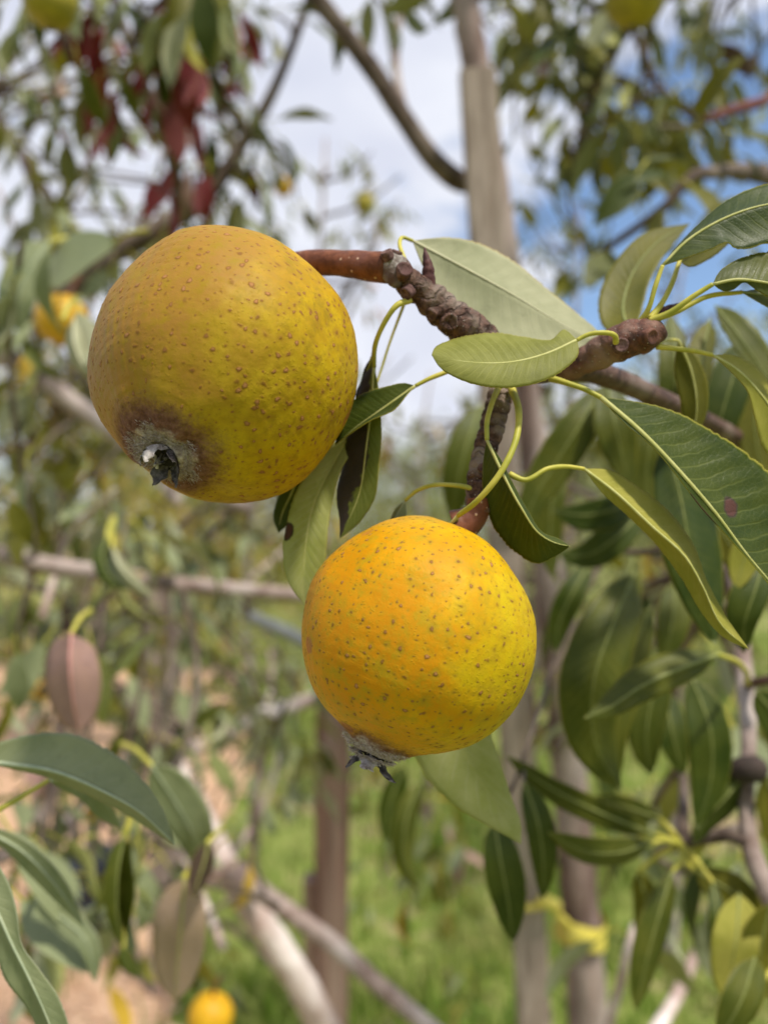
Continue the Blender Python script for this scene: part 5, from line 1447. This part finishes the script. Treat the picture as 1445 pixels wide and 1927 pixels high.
# ------------------------------------------------------------------ the two sharp pears
def pear_skin(parent, prof, Rr, seed, mat, look, seg=640, n=470):
    # profile of revolution, sampled evenly along its length
    pr = spline([Vector((r_, z, 0)) for z, r_ in prof], n)
    rr = np.maximum(np.array([p.x for p in pr]), 0)
    zz = np.array([p.y for p in pr])
    a = np.linspace(0, 2 * math.pi, seg, endpoint=False)
    V = np.stack([rr[:, None] * np.cos(a)[None], rr[:, None] * np.sin(a)[None], np.repeat(zz[:, None], seg, 1)], 2)
    # lopsided growth: a coarse lump field interpolated over the grid
    cn, cs_ = 40, 48
    ii, jj = np.linspace(0, n - 1, cn).astype(int), np.linspace(0, seg, cs_, endpoint=False).astype(int)
    L = np.zeros((cn, cs_))
    for x, i in enumerate(ii):
        for y, j in enumerate(jj):
            v = Vector(V[i, j])
            L[x, y] = look['lump'] * noise.noise(v * 0.85 + Vector((seed, 0, 0))) + look['lump'] * .30 * noise.noise(v * 1.9 + Vector((0, seed, 2))) + look['lump'] * .07 * noise.noise(v * 5 + Vector((3, 0, seed)))
    Lp = np.concatenate([L, L[:, :1]], 1)
    gi = np.interp(np.arange(n), ii, np.arange(cn)); gj = np.arange(seg) / seg * cs_
    i0 = np.minimum(gi.astype(int), cn - 2); j0 = np.minimum(gj.astype(int), cs_ - 1)
    fi, fj = (gi - i0)[:, None], (gj - j0)[None]
    fi, fj = fi * fi * (3 - 2 * fi), fj * fj * (3 - 2 * fj)
    Lf = (Lp[i0][:, j0] * (1 - fi) * (1 - fj) + Lp[i0 + 1][:, j0] * fi * (1 - fj) + Lp[i0][:, j0 + 1] * (1 - fi) * fj + Lp[i0 + 1][:, j0 + 1] * fi * fj)
    V *= (1 + Lf)[:, :, None]
    # puckers running into the calyx
    pk = np.exp(-((zz + look['pucker'][0]) / .10) ** 2)[:, None] * np.clip(rr[:, None] * 4, 0, 1) * (np.cos(5 * a + seed) + .6 * np.cos(9 * a + 2 * seed))[None]
    V[:, :, 2] -= look['pucker'][1] * pk
    V *= Rr
    nrm = V / np.maximum(np.linalg.norm(V, axis=2, keepdims=True), 1e-9)
    # evenly spread corky spots
    rng = np.random.default_rng(int(seed * 10) + 1)
    m = look['nspots']
    k = np.arange(m) + .5
    ph = np.arccos(1 - 2 * k / m) + rng.normal(0, .55, m) * math.sqrt(4 / m)
    th = math.pi * (1 + 5 ** .5) * k + rng.normal(0, .55, m) * math.sqrt(4 / m) / np.maximum(np.sin(ph), .1)
    C = np.stack([np.sin(ph) * np.cos(th), np.sin(ph) * np.sin(th), np.cos(ph)], 1)
    spot = np.zeros((n, seg)); halo = np.zeros((n, seg))
    U = nrm
    rowz = U[:, :, 2].mean(1)
    for q in range(m):
        c = C[q]
        r0 = (look['srad'][0] + look['srad'][1] * rng.random() ** 2.2) / Rr
        if c[2] < -.8:
            r0 *= .6
        w = r0 * 3.2
        rows = np.where(np.abs(rowz - c[2]) < w * 1.3 + .01)[0]
        if not len(rows):
            continue
        i1, i2 = rows[0], rows[-1] + 1
        sn = max(math.sqrt(max(0, 1 - c[2] ** 2)), 1e-3)
        hw = min(seg // 2, int(w / sn / (2 * math.pi) * seg) + 3)
        jc = int((math.atan2(c[1], c[0]) % (2 * math.pi)) / (2 * math.pi) * seg)
        cols = np.arange(jc - hw, jc + hw) % seg
        d = U[i1:i2][:, cols] - c
        t1 = np.cross(c, [0, 0, 1.0]); t1 /= max(np.linalg.norm(t1), 1e-6); t2 = np.cross(c, t1)
        x, y = d @ t1, d @ t2
        an = np.arctan2(y, x)
        st = rng.uniform(.75, 1.35); o1, o2 = rng.uniform(0, 6.3, 2)
        ds = np.sqrt((x * st) ** 2 + (y / st) ** 2) * (1 + .10 * np.sin(3 * an + o1) + .10 * np.sin(5 * an + o2) + .10 * np.sin(2 * an + o1 * 2)) / r0
        sp = np.clip(1.25 - ds, 0, 1); sp = sp * sp * (3 - 2 * sp) * rng.uniform(.35, 1)
        ha = np.clip((3.0 - ds) / 2.2, 0, 1) ** 1.5 * rng.uniform(.25, 1)
        ix = np.ix_(np.arange(i1, i2), cols)
        spot[ix] = np.maximum(spot[ix], sp); halo[ix] = np.maximum(halo[ix], ha)
    # each spot is raised, in a faint dimple
    V += nrm * (spot * 0.00011 - halo * 0.00007)[:, :, None]
    idx = np.arange(n * seg).reshape(n, seg)
    nx = np.roll(idx, -1, 1)
    F = np.stack([idx[:-1], nx[:-1], nx[1:], idx[1:]], 2).reshape(-1, 4)
    me = bpy.data.meshes.new('skin')
    me.vertices.add(n * seg); me.vertices.foreach_set('co', V.astype(np.float32).ravel())
    me.loops.add(F.size); me.loops.foreach_set('vertex_index', F.astype(np.int32).ravel())
    me.polygons.add(len(F)); me.polygons.foreach_set('loop_start', np.arange(0, F.size, 4, dtype=np.int32))
    me.update(calc_edges=True)
    me.polygons.foreach_set('use_smooth', np.ones(len(F), dtype=bool))
    for nm, arr in (('spot', spot), ('halo', halo)):
        at = me.attributes.new(nm, 'FLOAT', 'POINT')
        at.data.foreach_set('value', arr.astype(np.float32).ravel())
    me.materials.append(mat)
    me.validate()
    link(bpy.data.objects.new('skin', me), parent)
    return float(Lf[int(n * .04)].mean())

def hero_pear(label, center, Rr, calyx_dir, stem_pts, stem_r, look, lump_seed, prof, sepal_spec, cs=1.0):
    e = thing('pear', label, 'pear', center)
    e.rotation_mode = 'QUATERNION'
    ax = -camdir(*calyx_dir)
    q = ax.to_track_quat('Z', 'Y')
    e.rotation_quaternion = q
    inv = (Matrix.Translation(center) @ q.to_matrix().to_4x4()).inverted()
    def loc(dv):           # camera-relative direction -> pear space
        return tuple((q.inverted() @ camdir(*dv)))
    look = dict(look)
    look['R'] = Rr
    look['warm_dir'] = loc(look['warm_dir'])
    look['cool_dir'] = loc(look['cool_dir'])
    grow = pear_skin(e, prof, Rr, lump_seed, pear_mat('pear_skin', look), look)
    V, F, UV = tube_data([inv @ p for p in stem_pts], stem_r, 18, 48, lumpy(.07, 220, lump_seed))
    mesh_obj('stem', V, F, M_STEM, e, UV)
    # calyx: a woolly cup with dried sepals
    zc = min(z for z, _ in prof[:5])
    cup = [(zc + .02, .015), (zc + .04, .07 * cs), (zc - .005, .105 * cs), (zc - .03, .135 * cs), (zc - .015, .165 * cs), (zc + .03, .20 * cs)]
    V, F = revolve(cup, Rr, 28, 16, 0.10, lump_seed + 5)
    cal = mesh_obj('calyx', V, F, bark_mat('calyx_cup', (0.22, 0.17, 0.15), (0.56, 0.50, 0.47), (0.40, 0.33, 0.30), 600, rough=.9, bump=.9, dist=.0008), e)
    cal.location.z = zc * Rr * grow
    V, F = revolve([(zc - .004, 0), (zc - .006, .05 * cs), (zc - .012, .098 * cs)], Rr, 16, 5, .05)
    mesh_obj('throat_shade', V, F, M_DARK, cal)  # flat dark disc near the rim, stands in for the shaded opening
    rng = random.Random(lump_seed)
    for k, (ang, ln, wd, lift, curl, mt) in enumerate(sepal_spec):
        V, F = [], []
        n = 9
        for i in range(n):
            t = i / (n - 1)
            rr = .10 * cs + ln * t * math.cos(lift + curl * t)
            zz = zc - .01 - ln * t * math.sin(lift + curl * t)
            w = wd * (1 - t ** 1.6) * (1 + .25 * math.sin(t * 9 + k)) + .006
            for j in range(5):
                v = (j / 2 - 1)
                a = ang
                c = Vector((math.cos(a) * rr, math.sin(a) * rr, zz))
                s = Vector((-math.sin(a), math.cos(a), 0))
                p = c + s * (v * w) + Vector((math.cos(a) * -.3, math.sin(a) * -.3, -1)) * (abs(v) ** 2 * w * .45) + Vector((rng.uniform(-1, 1), rng.uniform(-1, 1), rng.uniform(-1, 1))) * .008
                V.append(p * Rr)
        m_ = n * 5
        V += [v + Vector((0, 0, .005 * Rr)) for v in V]
        for i in range(n - 1):
            for j in range(4):
                a_ = (i * 5 + j, i * 5 + j + 1, (i + 1) * 5 + j + 1, (i + 1) * 5 + j)
                F.append((a_[0], a_[3], a_[2], a_[1]))
                F.append(tuple(x + m_ for x in a_))
            for j in (0, 4):
                a_ = (i * 5 + j, (i + 1) * 5 + j, (i + 1) * 5 + j + m_, i * 5 + j + m_)
                F.append(a_ if j else tuple(reversed(a_)))
        F.append(tuple(range((n - 1) * 5, n * 5)) + tuple(reversed(range((n - 1) * 5 + m_, n * 5 + m_))))
        mesh_obj('sepal', V, F, {'d': M_SEPAL, 'l': M_SEPAL_L}[mt], cal)
    # wool: short hairs lying on the lip
    V, F = [], []
    for _ in range(2600):
        a = rng.uniform(0, 6.283)
        rr = .13 * cs + .15 * rng.random() ** 1.4
        zz = zc + np.interp(rr, [.1, .165, .2, .24, .40], [-.02, -.015, .0, .0, .06]) - .004
        zz = float(np.interp(rr, [x[1] for x in prof[:6]], [x[0] for x in prof[:6]])) - .004 if rr > .19 else zz
        p = Vector((math.cos(a) * rr, math.sin(a) * rr, zz)) * Rr
        d = Vector((math.cos(a + rng.gauss(0, .9)), math.sin(a + rng.gauss(0, .9)), rng.uniform(-.75, .1))).normalized() * rng.uniform(.0006, .0018)
        s = Vector((rng.gauss(0, 1), rng.gauss(0, 1), rng.gauss(0, 1))).normalized() * .00006
        b = len(V)
        V += [p - s, p + s, p + d * .6 + s * .7 + Vector((0, 0, .0001)), p + d]
        F += [(b, b + 1, b + 2), (b, b + 2, b + 3)]
    mesh_obj('wool', V, F, M_WOOL, cal, kind='stuff')
    # stamen remains
    for k in range(7):
        a, rr = rng.uniform(0, 6.28), rng.uniform(.02, .075)
        p0 = Vector((math.cos(a) * rr, math.sin(a) * rr, zc + .01)) * Rr
        p1 = p0 + Vector((rng.gauss(0, .03), rng.gauss(0, .03), -rng.uniform(.06, .13))) * Rr
        V, F, UV = tube_data([p0, p0.lerp(p1, .5) + Vector((rng.gauss(0, .01), rng.gauss(0, .01), 0)) * Rr, p1], [.011 * Rr, .009 * Rr, .012 * Rr], 5, 6)
        mesh_obj('stamen', V, F, M_SEPAL_L if k % 2 else M_SEPAL, cal, UV)
    return e

PROF_A = [(-.915, 0), (-.92, .07), (-.945, .14), (-.96, .22), (-.925, .36), (-.82, .565), (-.63, .775), (-.33, .945), (-.02, 1.0), (.27, .975), (.53, .87), (.72, .70), (.85, .51), (.92, .33), (.945, .18), (.935, .06), (.93, 0)]
PROF_B = [(-1.06, 0), (-1.06, .07), (-1.065, .14), (-1.03, .20), (-.955, .31), (-.82, .535), (-.62, .77), (-.32, .945), (-.04, 1.0), (.26, .975), (.52, .87), (.73, .69), (.88, .49), (.965, .30), (.995, .16), (.98, .06), (.96, 0)]
hero_pear('large golden-brown pear whose grey calyx in a dark russet patch faces us', P(421, 695, .205), rad(248, .205), (-.27, -.70, .66),
          [P(520, 520, .2255), P(562, 500, .2235), P(610, 494, .2195), P(660, 497, .215), P(700, 502, .2115), P(728, 503, .2098)],
          [rad(34, .22), rad(27, .22), rad(24, .217), rad(23.5, .215), rad(27, .212), rad(29, .21)],
          dict(c1=(0.34, 0.195, 0.002), c2=(0.47, 0.275, 0.003), warm_dir=(-.85, .25, .45), warm=(-.5, .65, .92), warm_col=(0.29, 0.148, 0.026),
               cool_dir=(.55, -.55, .6), cool=(.35, 1.15, .55), cool_col=(0.42, 0.33, 0.006), mottle=(0.27, 0.175, 0.006), halo=(0.30, 0.165, 0.015),
               russet=(.50, .30), grey=(.27, .15), lump=.095, pucker=(.93, .016), nspots=2100, srad=(.00027, .00060), halo_amt=.7, seed=1.0), 1.0, PROF_A,
          [(0.5, .15, .060, 1.0, .6, 'd'), (1.7, .17, .065, 0.9, .7, 'l'), (2.9, .15, .060, 0.8, .2, 'd'), (4.0, .20, .065, 0.8, .3, 'd'), (5.2, .16, .06, 0.8, .4, 'd')], 0.95)
hero_pear('smaller bright yellow pear hanging lower with its pointed grey calyx in profile', P(780, 1191, .203), rad(219, .203), (-.34, -.93, .16),
          [P(862, 992, .2085), P(880, 982, .208), P(893, 970, .2075), P(899, 955, .207), P(899, 938, .207)],
          [rad(36, .208), rad(29, .208), rad(25, .207), rad(22, .207), rad(21, .207)],
          dict(c1=(0.48, 0.235, 0.001), c2=(0.62, 0.345, 0.002), warm_dir=(-.75, .05, .7), warm=(.0, 1.1, .8), warm_col=(0.52, 0.20, 0.003),
               cool_dir=(.85, -.15, .3), cool=(.3, 1.1, .75), cool_col=(0.43, 0.345, 0.005), mottle=(0.38, 0.25, 0.008), halo=(0.32, 0.21, 0.010),
               russet=(.46, .24), grey=(.30, .17), lump=.085, pucker=(1.0, .012), nspots=1700, srad=(.00020, .00048), halo_amt=.85, seed=6.0), 4.0, PROF_B,
          [(0.2, .22, .075, 1.0, -.5, 'l'), (1.5, .18, .07, 0.9, .2, 'd'), (2.7, .24, .075, 0.9, -.6, 'l'), (3.9, .22, .075, 0.95, -.3, 'd'), (5.2, .20, .07, 1.0, -.4, 'l')], 1.0)
for t_ in Tree.ALL:
    t_.finish()
print('leaf objects', NLEAF, 'objects', len(bpy.data.objects))
